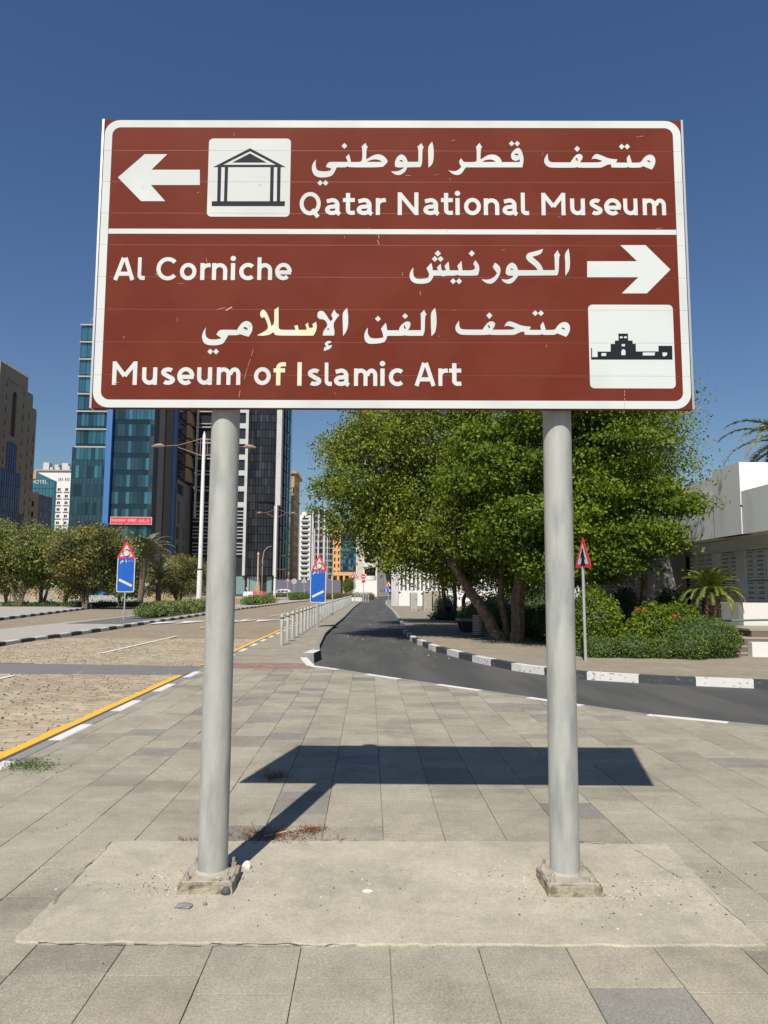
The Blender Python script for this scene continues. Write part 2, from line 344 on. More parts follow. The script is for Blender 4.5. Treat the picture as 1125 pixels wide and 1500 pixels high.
# concrete pad with ragged mortar rim
def ragged(poly, amp, step=.06, seed=1):
    rs = random.Random(seed); out = []
    for i, p in enumerate(poly):
        q = poly[(i+1)%len(poly)]; L = math.dist(p, q); n_ = max(1, int(L/step))
        for j in range(n_):
            t = j/n_; out.append((p[0]+(q[0]-p[0])*t+rs.gauss(0,amp), p[1]+(q[1]-p[1])*t+rs.gauss(0,amp)))
    return out
rag = ragged([(-1.62,3.60),(-.2,3.57),(1.84,3.55),(1.93,4.89),(1.2,4.96),(-.2,4.98),(-1.64,4.97)], .007)
pad = MB(); n_ = len(rag); cx, cy = .1, 4.27
ins = [(cx+(p[0]-cx)*.993, cy+(p[1]-cy)*.985) for p in rag]
pad.add([(p[0],p[1],-.02) for p in rag]+[(p[0],p[1],.003) for p in rag]+[(p[0],p[1],.008) for p in ins], [(i,(i+1)%n_,(i+1)%n_+n_,i+n_) for i in range(n_)]+[(i+n_,(i+1)%n_+n_,(i+1)%n_+2*n_,i+2*n_) for i in range(n_)]+[tuple(range(2*n_,3*n_))])
padO = obj('concrete_pad', pad, m_pad, kind='structure')
def crack(pts, w, name='crack'):
    mb = MB(); rs = random.Random(len(pts)); P = []
    for a, b in zip(pts[:-1], pts[1:]):
        n_ = max(2, int(math.dist(a,b)/.05)); P += [(a[0]+(b[0]-a[0])*i/n_+rs.gauss(0,.006), a[1]+(b[1]-a[1])*i/n_+rs.gauss(0,.006)) for i in range(n_)]
    for a, b in zip(P[:-1], P[1:]):
        d = Vector((b[0]-a[0], b[1]-a[1])).normalized(); nn = Vector((-d.y, d.x))*w*(.3+rs.random())
        mb.add([(a[0]-nn.x,a[1]-nn.y,.0092),(b[0]-nn.x,b[1]-nn.y,.0092),(b[0]+nn.x,b[1]+nn.y,.0092),(a[0]+nn.x,a[1]+nn.y,.0092)], [(0,1,2,3)])
    return mb
cm = MB()
for pts, w in (([(-1.63,4.95),(-1.62,4.3),(-1.6,3.95)], .006), ([(1.35,4.97),(1.5,4.9),(1.62,4.96)], .005), ([(1.66,4.9),(1.72,4.6),(1.80,4.3)], .004), ([(1.84,4.2),(1.85,3.7)], .003), ([(-1.5,3.585),(-.6,3.575),(0,3.57)], .003), ([(-1.3,4.97),(.3,4.985)], .002)):
    q = crack(pts, w); cm.add(q.v, q.f)
obj('crack', cm, m_grout, padO)

# left kerb: flush painted stones, dark channel, yellow line
kerb = thing('kerb', None, None, (KX,0,0), kind='structure')
def kerb_run(pts, seg, w, ztop, zbot, parent, mats=(m_kw, m_kb), start=0, maxn=300, cham=.015, gap=.006):
    """painted kerb stones laid along a polyline (left side of travel), alternating paint; the near ones single stones, the rest joined"""
    D = [0]
    for a, b in zip(pts[:-1], pts[1:]): D.append(D[-1]+math.dist(a, b))
    def P(s):
        for i in range(len(pts)-1):
            if s <= D[i+1] or i == len(pts)-2:
                t = (s-D[i])/(D[i+1]-D[i]); a, b = pts[i], pts[i+1]; return Vector((a[0]+(b[0]-a[0])*t, a[1]+(b[1]-a[1])*t))
    s = 0; kk = start; rest = [MB(), MB()]; cnt = 0
    while s < D[-1]-.05:
        e = min(s+seg, D[-1]); cnt += 1; mb_ = MB(); sub = 3 if seg > .7 else 2; L = []
        for j in range(sub+1):
            q = s+gap/2+(e-s-gap)*j/sub; a = P(q); t = (P(min(q+.05,D[-1]))-P(max(q-.05,0))).normalized(); nn = Vector((-t.y, t.x)); b = a+nn*w
            L.append([(a.x,a.y,zbot),(a.x,a.y,ztop-cham),(a.x+nn.x*cham,a.y+nn.y*cham,ztop),(b.x,b.y,ztop),(b.x,b.y,zbot)])
        vs = [v for r_ in L for v in r_]; fs = []
        for j in range(sub):
            for q in range(4): fs.append((j*5+q, (j+1)*5+q, (j+1)*5+q+1, j*5+q+1))
        fs += [(4,3,2,1,0), tuple(sub*5+q for q in range(5))]
        dist = P(s).length
        if dist < 48 and cnt < maxn:
            mb_.add(vs, fs); obj('kerb_stone', mb_, mats[kk%2], parent)
        else: rest[kk%2].add(vs, fs)
        kk += 1; s = e
    for i_ in (0, 1):
        if rest[i_].v: obj('kerb_stone', rest[i_], mats[i_], parent, kind='stuff')
m_kgrey = mat('kerb_plain', (.22,.215,.195), .85, .15, 5, .3, 50)
kerb_run([(KX,1.5),(KX,110)], .95, .14, .003, -.25, kerb, (m_whp, m_kgrey), 1)
ch = MB().box(KX-.305,1,ZR-.1,KX-.142,15.0,ZR+.075); ch.box(KX-.305,16.9,ZR-.1,KX-.142,130,ZR+.075)
m_chan = mat('channel_grey', (.085,.068,.055), .9, .3, 8, .5, 50); obj('channel', ch, m_chan, kerb)
# rough brick paving near the camera, laid on the road bed
rs = random.Random(3); bl = []
y = 3.0
row = 0
while y < 26:
    xL = -.60*y-.6
    x = -3.63-.2125*((row*.47+.13*math.sin(row*1.7))%1)
    while x > xL:
        if not (abs((y-15.9)-(x+3.7)*-.28) < .42 and True): bl.append((x, y+.022*math.sin(x*2.3+1.3*math.sin(y*1.1))+.012*math.sin(x*6.1+y), row))
        x -= .2125
    y += .112; row += 1
sheet('joint_sand', [(-3.6,3),(-3.6,26),(-16.2,26),(-2.6,3)], ZR-.009, mat('joint_sand', (.085,.066,.045), .95, .3, 10), 0, road)
bl.sort(key=lambda b: b[0]**2+b[1]**2)
vb = [b for b in bl if b[0] > -.54*b[1]-.25 and b[1] > 6.2]
vset = set(vb[:298]); bm_ = MB(); bcache = []
def brick_vs(rs):
    j = lambda: rs.gauss(0,.008)
    w, l, c = .106, .047, .013
    jx = lambda: rs.gauss(0,.002)
    vs = [(-w+jx(),-l+j(),-.06),(w+jx(),-l+j(),-.06),(w+jx(),l+j(),-.06),(-w+jx(),l+j(),-.06)]
    vs += [(v[0],v[1],-.012) for v in vs]; vs += [(v[0]*.985,v[1]*.80, rs.gauss(0,.003)) for v in vs[:4]]
    return vs
BF = [(0,1,5,4),(1,2,6,5),(2,3,7,6),(3,0,4,7),(4,5,9,8),(5,6,10,9),(6,7,11,10),(7,4,8,11),(8,9,10,11)]
for q in range(12): bcache.append(MB().add(brick_vs(rs), BF).mesh('brick', m_brick))
for b in bl:
    zz = ZR+.012+rs.gauss(0,.0028)+.004*math.sin(b[0]*3.1+b[1]*1.7); rz = rs.gauss(0,.08); tx, ty = rs.gauss(0,.035), rs.gauss(0,.03)
    if b in vset: put(rs.choice(bcache), 'brick', road, (b[0]+rs.gauss(0,.004), b[1]+rs.gauss(0,.004), zz), (tx,ty,rz))
    else:
        Mx = Matrix.Translation((b[0],b[1],zz)) @ Matrix.Rotation(rz,4,'Z') @ Matrix.Rotation(tx,4,'X') @ Matrix.Rotation(ty,4,'Y')
        bm_.add([Mx@Vector(v) for v in brick_vs(rs)], BF)
obj('brick', bm_, m_brick, road, kind='stuff')
def strip(pts, w, z, amp=.0, seed=1, step=.15):
    rs = random.Random(seed); mb = MB(); P = []
    for a, b in zip(pts[:-1], pts[1:]):
        n_ = max(1, int(math.dist(a,b)/step)); P += [(a[0]+(b[0]-a[0])*i/n_, a[1]+(b[1]-a[1])*i/n_) for i in range(n_)]
    P.append(pts[-1]); vs = []
    for i, p in enumerate(P):
        a = P[max(i-1,0)]; b = P[min(i+1,len(P)-1)]; d = Vector((b[0]-a[0],b[1]-a[1])).normalized(); nn = Vector((-d.y,d.x))
        l_, r_ = w/2+rs.gauss(0,amp), w/2+rs.gauss(0,amp); vs += [(p[0]-nn.x*l_,p[1]-nn.y*l_,z),(p[0]+nn.x*r_,p[1]+nn.y*r_,z)]
    mb.add(vs, [(2*i,2*i+1,2*i+3,2*i+2) for i in range(len(P)-1)]); return mb
ZM = ZR+.026
yl = strip([(-3.715,1.5),(-3.715,14.9)], .16, ZM+.006, .014, 2, .07); q = strip([(-3.715,17.0),(-3.715,90)], .15, ZM, .006, 3); yl.add(q.v, q.f)
obj('yellow_line', yl, m_yel, road)
band = [(-3.62,15.75),(-3.62,16.75),(-4.3,16.95),(-8.4,18.1),(-11.2,19.2),(-11.2,17.2),(-7.4,15.7),(-5.5,15.65)]
sheet('concrete_band', [(-3.42,15.15),(-3.42,16.75),(-8.4,17.25),(-11.3,17.5),(-11.3,15.6),(-7.4,15.25)], ZR+.022, mat('band_grey', (.15,.15,.148), .9, .15, 3, .4, 50), .05, road)
wm = MB()
for a, b in (((-7.05,19.9),(-6.95,27.2)), ((-7.4,33),(-6.9,43)), ((-6.2,47),(-5.8,56)), ((-6.4,64),(-6.4,76)), ((-7.05,9.0),(-6.95,14.9))):
    q = strip([a, b], .12, ZM, .004); wm.add(q.v, q.f)
q = strip([(-8.6,31),(-8.2,37.5)], .1, ZM); 
obj('lane_line', wm, m_whp, road)
tm = MB()
for i in range(6):                              # hump triangles across the carriageway
    x = -10.2+i*1.15; y = 37.2+i*.9
    tm.add([(x-.35,y-1.5,ZM),(x+.5,y+1.3,ZM),(x-.6,y+1.3,ZM)], [(0,1,2)])
obj('hump_triangle', tm, m_whp, road)
q = strip([(-10.6,39.0),(-3.9,42.9)], .35, ZM+.004); obj('hump_line', q, m_whp, road)

# median island with black and white kerb
isl = [(-11.0,-4),(-11.0,22.8),(-10.9,30.6),(-10.9,48),(-10.95,62),(-10.4,80),(-9.6,100),(-8.6,118)]
island = sheet('median_island', isl+[(-12.8,118),(-13.4,80),(-13.8,62),(-14.0,48),(-14.3,30),(-14.6,22),(-14.8,-4)], .0, m_lcon, .2, kind='structure')
kerb_run([(p[0]+.16,p[1]) for p in isl], .95, .15, .004, -.25, island)
kerb_run([(-16.3,20),(-19.5,39.5),(-23.8,66),(-26.2,95),(-39.5,168)], 1.0, .15, .004, -.25, thing('verge_kerb', None, None, (-20,40,0), kind='structure'), start=1)
obj('gravel_bed', MB().add([(-11.2,34,.006),(-11.2,60,.006),(-13.7,60,.006),(-13.7,34,.006)], [(0,1,2,3)]), mat('gravel', (.12,.12,.115), .95, .4, 30, .8, 60), island)
# right kerb of the slip road
rk = [(p[0],p[1]) for p in RIGHTK]
def offset(pl, d):
    out = []
    for i, p in enumerate(pl):
        a = Vector(pl[max(i-1,0)]); b = Vector(pl[min(i+1,len(pl)-1)]); t = (b-a).normalized(); out.append((p[0]-t.y*d, p[1]+t.x*d))
    return out
kr = thing('slip_road_kerb', None, None, (7.3,13.6,0), kind='structure')
kerb_run(list(reversed(rk)), .95, -.0, .02, -.25, kr) if False else None
rko = offset(rk, .14)          # road side line; stones grow towards the sidewalk
kerb_run(list(reversed([(p[0],p[1]) for p in offset(rk, 0.0)])), .98, -.16, .035, -.25, kr, start=1)
# dropped kerb strips along the near edge
dk = thing('dropped_kerb', None, None, (1.8,12.3,0), kind='structure')
def dash(pts, s0, s1, w=.13, z0=-.2, z1=.006):
    D = [0]
    for a, b in zip(pts[:-1], pts[1:]): D.append(D[-1]+math.dist(a,b))
    def P(s):
        for i in range(len(pts)-1):
            if s <= D[i+1] or i == len(pts)-2:
                t = (s-D[i])/(D[i+1]-D[i]); a, b = pts[i], pts[i+1]; return Vector((a[0]+(b[0]-a[0])*t, a[1]+(b[1]-a[1])*t)), (Vector(b)-Vector(a)).normalized()
    A = []; B = []
    for j in range(5):
        p, t = P(s0+(s1-s0)*j/4); nn = Vector((-t.y,t.x)); A.append(p+nn*.01); B.append(p+nn*w)
    mb = MB(); poly = [(p.x,p.y) for p in A]+[(p.x,p.y) for p in reversed(B)]; mb.prism(poly, z0, z1); return mb
E2 = EDGE[1:]; tot = sum(math.dist(a,b) for a,b in zip(E2[:-1],E2[1:]))
s = 2.0; i = 0
while s < tot-.3:
    e = min(s+.97, tot-.03); obj('kerb_stone', dash(E2, s, e, z1=.006), m_whp if i%2 else m_kgrey, dk); s += .98; i += 1
mb = MB(); a, b = (-1.16,16.02), (-1.46,17.75)
d = Vector((b[0]-a[0],b[1]-a[1])).normalized(); nn = Vector((-d.y,d.x))*.16
mb.prism([(a[0],a[1]),(a[0]+nn.x,a[1]+nn.y),(b[0]+nn.x,b[1]+nn.y),(b[0],b[1])][::-1], -.2, .02); obj('kerb_stone', mb, m_whp, dk, label='white painted ramped kerb stone')
mb = MB(); mb.add([(-1.58,17.8,-.2),(-1.28,17.76,-.2),(-1.16,18.7,-.2),(-1.42,18.75,-.2),(-1.56,17.8,.12),(-1.30,17.76,.12),(-1.19,18.7,.12),(-1.42,18.75,.12)], [(0,3,2,1),(4,5,6,7),(0,1,5,4),(1,2,6,5),(2,3,7,6),(3,0,4,7)], 0)
mb.m = [0,0,2,1,0,2]; obj('kerb_stone', mb, [m_kw, m_kb, m_kgrey], dk, label='upright kerb block at the end of the narrow pavement')
lk = MB()
sw_left = LEFTK[2:]
kerb_run([(p[0]-.02,p[1]) for p in sw_left], 1.0, .12, .003, -.25, dk, (m_kgrey, m_kgrey))

# ================================================================== THE BROWN SIGN
KS = .98
SW, SH, SYAW = 3.546*KS, 1.805*KS, -.0225
SCN = EYE+(Vector((.119, 4.25, 3.578))-EYE)*KS; SU = Vector((math.cos(SYAW), math.sin(SYAW), 0)); SNm = Vector((math.sin(SYAW), -math.cos(SYAW), 0)); SV = Vector((0,0,1))
SU = (SU+SV*.0033).normalized(); SV = (SV-SU*SV.dot(SU)).normalized()
def sp(px, py):
    d = sight(px, py); t = (SCN-EYE).dot(SNm)/d.dot(SNm); p = EYE+d*t-SCN; return (p.dot(SU), p.dot(SV))
def S3(u, v, off=0.): return SCN+SU*u+SV*v+SNm*off
sign = thing('museum_sign', 'tall brown road sign with white Arabic and English museum names on two steel posts', 'road sign', (.12,4.45,0))
def ground_plane_build(mb, polys, off):        # fill 2D polygons (first outer, others holes) in the sign plane
    for loops in polys:
        tris = tessellate_polygon([[Vector((p[0],p[1],0)) for p in lp] for lp in loops]); flat = [p for lp in loops for p in lp]
        mb.add([S3(p[0],p[1],off) for p in flat], [tuple(t) for t in tris])
NP = 9; ph = SH/NP
for i in range(NP):
    v0 = -SH/2+i*ph+.0002; v1 = v0+ph-.0004; c = .0004
    mb = MB(); a, b = -SW/2+.012, SW/2-.012
    mb.add([S3(a,v0,-.004),S3(b,v0,-.004),S3(b,v1,-.004),S3(a,v1,-.004),S3(a+c,v0+c,0),S3(b-c,v0+c,0),S3(b-c,v1-c,0),S3(a+c,v1-c,0),S3(a,v0,-.03),S3(b,v0,-.03),S3(b,v1,-.03),S3(a,v1,-.03)],
           [(4,5,6,7),(0,1,5,4),(1,2,6,5),(2,3,7,6),(3,0,4,7),(8,9,1,0),(9,10,2,1),(10,11,3,2),(11,8,0,3),(11,10,9,8)])
    mb.m[-1] = 1; obj('panel', mb, [m_brown, m_alu], sign)
m_seam = mat('seam', (.165,.042,.027), .5, .3, 2)
for i in range(1, NP):
    vv = -SH/2+i*ph; obj('seam', MB().add([S3(-SW/2+.07,vv-.0013,.0004),S3(SW/2-.07,vv-.0013,.0004),S3(SW/2-.07,vv+.0013,.0004),S3(-SW/2+.07,vv+.0013,.0004)], [(0,1,2,3)]), m_seam, sign)
for s_ in (-1, 1):
    x = s_*(SW/2-.005); mb = MB(); pts = [(x-.006,.006),(x+.006,.006),(x+.006,-.04),(x-.006,-.04)]
    mb.add([S3(p[0],v,p[1]) for v in (-SH/2,SH/2) for p in pts], [(0,1,2,3),(7,6,5,4),(0,4,5,1),(1,5,6,2),(2,6,7,3),(3,7,4,0)]); obj('edge_trim', mb, m_alu, sign)
def rrect(u0, v0, u1, v1, r, n=8):
    out = []
    for cx, cy, a0 in ((u1-r,v1-r,0),(u0+r,v1-r,90),(u0+r,v0+r,180),(u1-r,v0+r,270)):
        for k_ in range(n+1): a = R(a0+90*k_/n); out.append((cx+r*math.cos(a), cy+r*math.sin(a)))
    return out
e = .014
def split_rows(polys):                          # cut sheets at the plank joints so the seams run through the white film too
    out = []
    for loops in polys:
        if len(loops) > 1: out.append(loops); continue
        for i in range(NP):
            lo, hi = -SH/2+i*ph+.0005, -SH/2+(i+1)*ph-.0005
            q = clip(clip(loops[0], (10,hi), (-10,hi)), (-10,lo), (10,lo))
            if len(q) > 2: out.append([q])
    return out
mb = MB(); O, I = rrect(-SW/2+e,-SH/2+.004,SW/2-e,SH/2-.004,.092), rrect(-SW/2+e+.046,-SH/2+.05,SW/2-e-.046,SH/2-.05,.05)
for i in range(len(O)):
    j = (i+1)%len(O); pp = [O[i],O[j],I[j],I[i]]
    for q in split_rows([[pp]]): mb.add([S3(p[0],p[1],.0012) for p in q[0]], [tuple(range(len(q[0])))])
obj('border', mb, m_white, sign)
v = sp(560, 339.5)[1]; mb = MB(); ground_plane_build(mb, [[[(-SW/2+.062,v-.0155),(SW/2-.062,v-.0155),(SW/2-.062,v+.0155),(-SW/2+.062,v+.0155)]]], .0012); obj('divider', mb, m_white, sign)
def zoomed(pts, x0, y0, s): return [sp(x0+p[0]/s, y0+p[1]/s) for p in pts]
# arrows
la = zoomed([(107,250),(205,165),(288,165),(230,222),(407,222),(407,278),(228,278),(280,337),(192,337)], 130, 160, 2.5)
ra = [sp(*p) for p in [(860,382.8),(933,382.8),(908.5,359.2),(945.5,359.2),(982,395),(947.4,429.9),(910.6,429.9),(935,406.2),(860,406.2)]]
for a in (la, ra):
    mb = MB(); ground_plane_build(mb, [[a]], .0014); obj('arrow', mb, m_white, sign)
# pictogram boards
def rect_of(pts): us = [p[0] for p in pts]; vs = [p[1] for p in pts]; us.sort(); vs.sort(); return ((us[0]+us[1])/2,(vs[0]+vs[1])/2,(us[2]+us[3])/2,(vs[2]+vs[3])/2)
b1 = rect_of(zoomed([(93,65),(1058,65),(63,985),(1036,985)], 295, 195, 8.036))
b2 = rect_of(zoomed([(55,52),(1046,52),(70,1037),(1084,1037)], 855, 440, 8.036))
for b, nm in ((b1,1),(b2,2)):
    mb = MB(); ground_plane_build(mb, split_rows([[rrect(*b,.026)]]), .0014); obj('pictogram_board', mb, m_white, sign)
def quadz(a): return zoomed(a, 295, 195, 8.036)
mb = MB()
T1 = quadz([(573,180),(992,402),(140,402)]); T2 = quadz([(573,214),(880,375),(255,375)]); T3 = quadz([(573,240),(770,348),(365,348)])
ground_plane_build(mb, [[T1, T2], [T3]], .0022)
for x0,x1,x2,x3 in ((194,236,225,186),(277,316,303,266),(814,854,846,806),(893,934,927,888)):
    ground_plane_build(mb, [[quadz([(x0,402),(x1,402),(x2,806),(x3,806)])]], .0022)
ground_plane_build(mb, [[quadz([(124,804),(984,804),(982,860),(122,860)])]], .0026)
obj('pictogram', mb, m_black, sign, label='black pictogram of a columned building with a gable')
z2 = lambda a: zoomed(a, 855, 440, 8.036)
out = z2([(86,698),(86,562),(98,562),(98,668),(162,668),(162,604),(316,604),(316,514),(366,514),(366,474),(410,474),(406,392),(520,392),(522,474),(574,474),(576,512),(612,512),(614,602),(880,602),(878,536),(1040,536),(1044,698)])
holes = [z2(h) for h in ([(208,620),(265,620),(262,656),(208,656)], [(425,424),(458,424),(458,446),(422,446)], [(474,424),(508,424),(506,446),(474,446)], [(446,514),(486,514),(484,542),(446,542)],
         [(442,645),(442,600),(450,582),(466,574),(484,582),(492,600),(490,645)], [(694,612),(840,612),(832,650),(694,650)], [(924,614),(980,612),(978,648),(950,660),(930,658)])]
mb = MB(); ground_plane_build(mb, [[out]+holes], .0022); obj('pictogram', mb, m_black, sign, label='black pictogram of a stepped palace silhouette')

# Arabic words, outlines in the plane of the sign
def dia(x, y, r): return [[(x,y-r),(x+r,y),(x,y+r),(x-r,y)]]
def smooth(pts, it=2):                           # soften curves, keep sharp corners
    for _ in range(it):
        out = []; n_ = len(pts)
        for i in range(n_):
            a, b, c = Vector(pts[i-1]), Vector(pts[i]), Vector(pts[(i+1)%n_]); d1 = b-a; d2 = c-b
            if d1.length < 1e-6 or d2.length < 1e-6 or d1.angle(d2) > R(52): out.append(tuple(b)); continue
            t = .22; out += [tuple(b-d1*t), tuple(b+d2*t)]
        pts = out
    return pts
mthf = [[[(102,148),(103,180),(108,205),(122,221),(150,225),(300,225),(312,205),(330,180),(350,160),(372,152),(392,156),(406,172),(402,195),(388,215),(382,226),(535,226),(560,222),(575,212),(550,203),(525,195),(500,192),(482,200),(495,172),(515,154),(540,154),(580,170),(620,188),(660,196),(705,199),(704,208),(692,227),(792,228),(785,188),(810,158),(822,195),(832,228),(903,228),(918,213),(932,190),(955,168),(985,158),(1010,162),(1030,182),(1037,210),(1032,240),(1018,270),(1003,288),(970,275),(928,258),(912,268),(895,271),(815,272),(798,264),(785,272),(655,270),(650,243),(625,244),(600,255),(570,270),(545,272),(370,272),(355,265),(345,272),(130,272),(100,262),(78,240),(70,215),(75,190),(88,165)],
         [(345,183),(358,190),(366,213),(356,214),(348,202)], [(960,212),(975,206),(990,215),(996,228),(975,222)]], dia(357,108,26), dia(743,89,25), dia(791,89,25)]
qatar = [[[(95,437),(130,448),(170,450),(205,440),(232,415),(248,398),(232,375),(222,350),(224,325),(247,296),(258,322),(275,340),(300,343),(410,342),(428,328),(428,190),(418,168),(435,145),(462,115),(472,140),(492,165),(476,187),(472,312),(500,298),(530,275),(570,257),(610,252),(655,260),(695,285),(715,315),(725,343),(934,342),(936,308),(905,326),(875,328),(848,315),(832,285),(832,250),(850,220),(880,190),(915,173),(945,190),(965,235),(978,285),(980,330),(965,405),(300,405),(285,425),(255,470),(225,492),(190,496),(150,485),(115,460)],
          [(490,341),(515,325),(555,314),(595,312),(630,322),(652,341)], [(868,247),(890,240),(915,248),(926,263),(900,264),(880,258)]], dia(838,125,33), dia(905,125,33)]
watani = [[[(1033,68),(1042,95),(1047,150),(1045,210),(1035,245),(1005,273),(1003,180),(1002,105)]],
          [[(926,125),(918,108),(935,92),(952,80),(958,98),(968,112),(957,130),(956,225),(950,255),(941,268),(838,270),(825,300),(800,322),(770,332),(740,325),(720,310),(712,300),(745,303),(775,297),(800,283),(815,270),(770,272),(745,265),(740,245),(745,215),(765,180),(790,167),(815,175),(832,198),(842,226),(926,226)], [(775,222),(785,212),(800,214),(808,226),(790,224)]],
          [[(123,208),(120,235),(122,268),(130,290),(150,299),(200,302),(235,295),(245,280),(205,268),(200,264),(212,240),(225,228),(260,227),(372,227),(365,205),(356,190),(382,165),(390,195),(398,228),(470,228),(486,212),(486,125),(480,108),(495,92),(512,78),(518,98),(530,110),(518,128),(517,208),(545,190),(580,172),(615,165),(650,178),(675,200),(686,225),(665,250),(645,270),(380,270),(368,261),(358,270),(285,270),(272,300),(250,335),(210,348),(150,350),(110,335),(92,300),(90,265),(100,235)], [(522,227),(545,214),(585,206),(620,212),(642,227)]],
          dia(346,102,23), dia(155,392,22), dia(198,392,22)]
corn = [[[(1050,40),(1058,80),(1060,140),(1055,180),(1030,213),(1030,130),(1025,75)]],
        [[(962,95),(958,82),(982,48),(986,66),(997,80),(990,95),(989,170),(985,195),(978,210),(732,212),(720,230),(695,258),(665,265),(635,250),(625,234),(660,238),(690,228),(702,212),(668,212),(652,198),(655,160),(675,135),(695,128),(715,140),(725,160),(732,177),(856,177),(835,150),(800,125),(784,107),(780,85),(795,68),(830,60),(865,50),(890,42),(878,72),(850,85),(820,92),(860,125),(880,150),(890,177),(964,177)], [(678,173),(690,165),(704,175)]],
        [[(582,130),(600,138),(618,160),(620,185),(610,215),(590,245),(560,265),(530,260),(505,242),(500,234),(530,238),(560,232),(585,215),(597,195),(582,175),(570,158)]],
        [[(458,115),(470,125),(484,150),(485,180),(478,205),(470,212),(355,212),(345,206),(335,212),(270,212),(258,218),(245,212),(195,212),(188,232),(170,255),(130,264),(80,262),(52,245),(42,215),(48,185),(67,160),(65,190),(70,218),(88,232),(130,232),(160,225),(169,205),(160,185),(150,165),(180,130),(188,155),(190,178),(224,178),(216,160),(240,135),(246,178),(274,178),(264,150),(290,122),(297,178),(355,178),(345,150),(372,118),(378,178),(445,178),(458,165),(455,150),(446,138)]],
        dia(437,71,20), dia(222,71,20), dia(203,106,19), dia(240,106,19), dia(319,247,19), dia(357,247,19)]
fann = [[[(942,48),(955,110),(962,200),(955,290),(940,345),(900,382),(893,240),(892,105)]],
        [[(776,148),(768,122),(790,98),(815,72),(825,100),(843,125),(824,150),(822,310),(812,350),(798,378),(595,378),(583,368),(570,378),(380,378),(370,415),(350,450),(300,465),(230,472),(160,472),(125,450),(108,400),(112,350),(130,310),(153,280),(148,320),(155,365),(180,400),(220,410),(280,408),(335,397),(325,340),(305,295),(330,262),(362,225),(372,260),(380,313),(515,313),(525,280),(550,245),(590,215),(625,207),(650,220),(655,250),(640,290),(622,312),(776,312)], [(570,258),(585,258),(600,285),(595,302),(580,290)]],
        dia(270,178,35), dia(590,146,34)]
islW = [[[(1048,52),(1055,100),(1055,170),(1045,210),(1020,246),(1018,170),(1015,85)]],
        [[(848,80),(865,72),(885,75),(905,100),(925,135),(935,145),(950,128),(938,100),(960,62),(970,85),(995,102),(975,125),(955,155),(955,185),(962,215),(958,242),(880,242),(885,210),(908,182),(912,165),(900,140),(880,130),(860,130),(845,118),(843,100)], [(905,200),(918,190),(928,203)]],
        [[(887,348),(890,325),(905,318),(893,300),(905,283),(925,278),(942,285),(930,295),(915,297),(918,310),(945,308),(935,330),(910,342)]],
        [[(80,185),(73,215),(78,250),(100,268),(150,270),(185,260),(150,235),(165,210),(182,202),(293,203),(305,180),(325,155),(355,140),(385,150),(400,180),(395,215),(372,250),(340,242),(312,232),(295,240),(232,240),(215,270),(195,300),(150,310),(90,308),(60,290),(50,250),(60,215)], [(332,192),(345,182),(362,190),(366,206)]],
        dia(108,352,20), dia(148,352,20)]
islY = [[[(548,65),(577,45),(577,130),(578,193),(592,203),(690,203),(692,190),(683,176),(708,170),(715,203),(768,203),(770,185),(760,170),(778,152),(785,188),(806,190),(816,182),(808,165),(835,148),(841,180),(832,220),(815,243),(560,243),(548,230),(540,218),(520,235),(470,245),(428,240),(470,220),(500,200),(506,180),(495,145),(480,115),(462,122),(450,105),(452,78),(470,63),(490,75),(505,105),(520,145),(528,178),(548,160)]]]
def word(polys, x0, y0, s, m, label=None, fx=None):
    mb = MB(); P = []
    for loops in polys:
        lp2 = []
        for lp in loops:
            if fx: lp = [fx(p) for p in lp]
            if len(lp) > 4: lp = smooth(lp)
            lp2.append(zoomed(lp, x0, y0, s))
        P.append(lp2)
    ground_plane_build(mb, P, .0016); return obj('arabic_word', mb, m, sign, label=label)
word(mthf, 785, 200, 5.921, m_white); word(qatar, 645, 195, 8.036, m_white); word(watani, 440, 195, 5.357, m_white)
word(corn, 590, 355, 4.327, m_white); word(mthf, 660, 445, 5.921, m_white, fx=lambda p: (1037-(1037-p[0])*1.031, p[1]-.5+(0 if p[1]>130 else -6)))
word(fann, 520, 445, 8.036, m_white); word(islW[:3], 285, 440, 4.6875, m_white); word(islW[3:], 285, 440, 4.6875, m_white); word(islY, 285, 440, 4.6875, m_glint, label='middle letters of the longest Arabic word, coloured as a yellow sun glint')

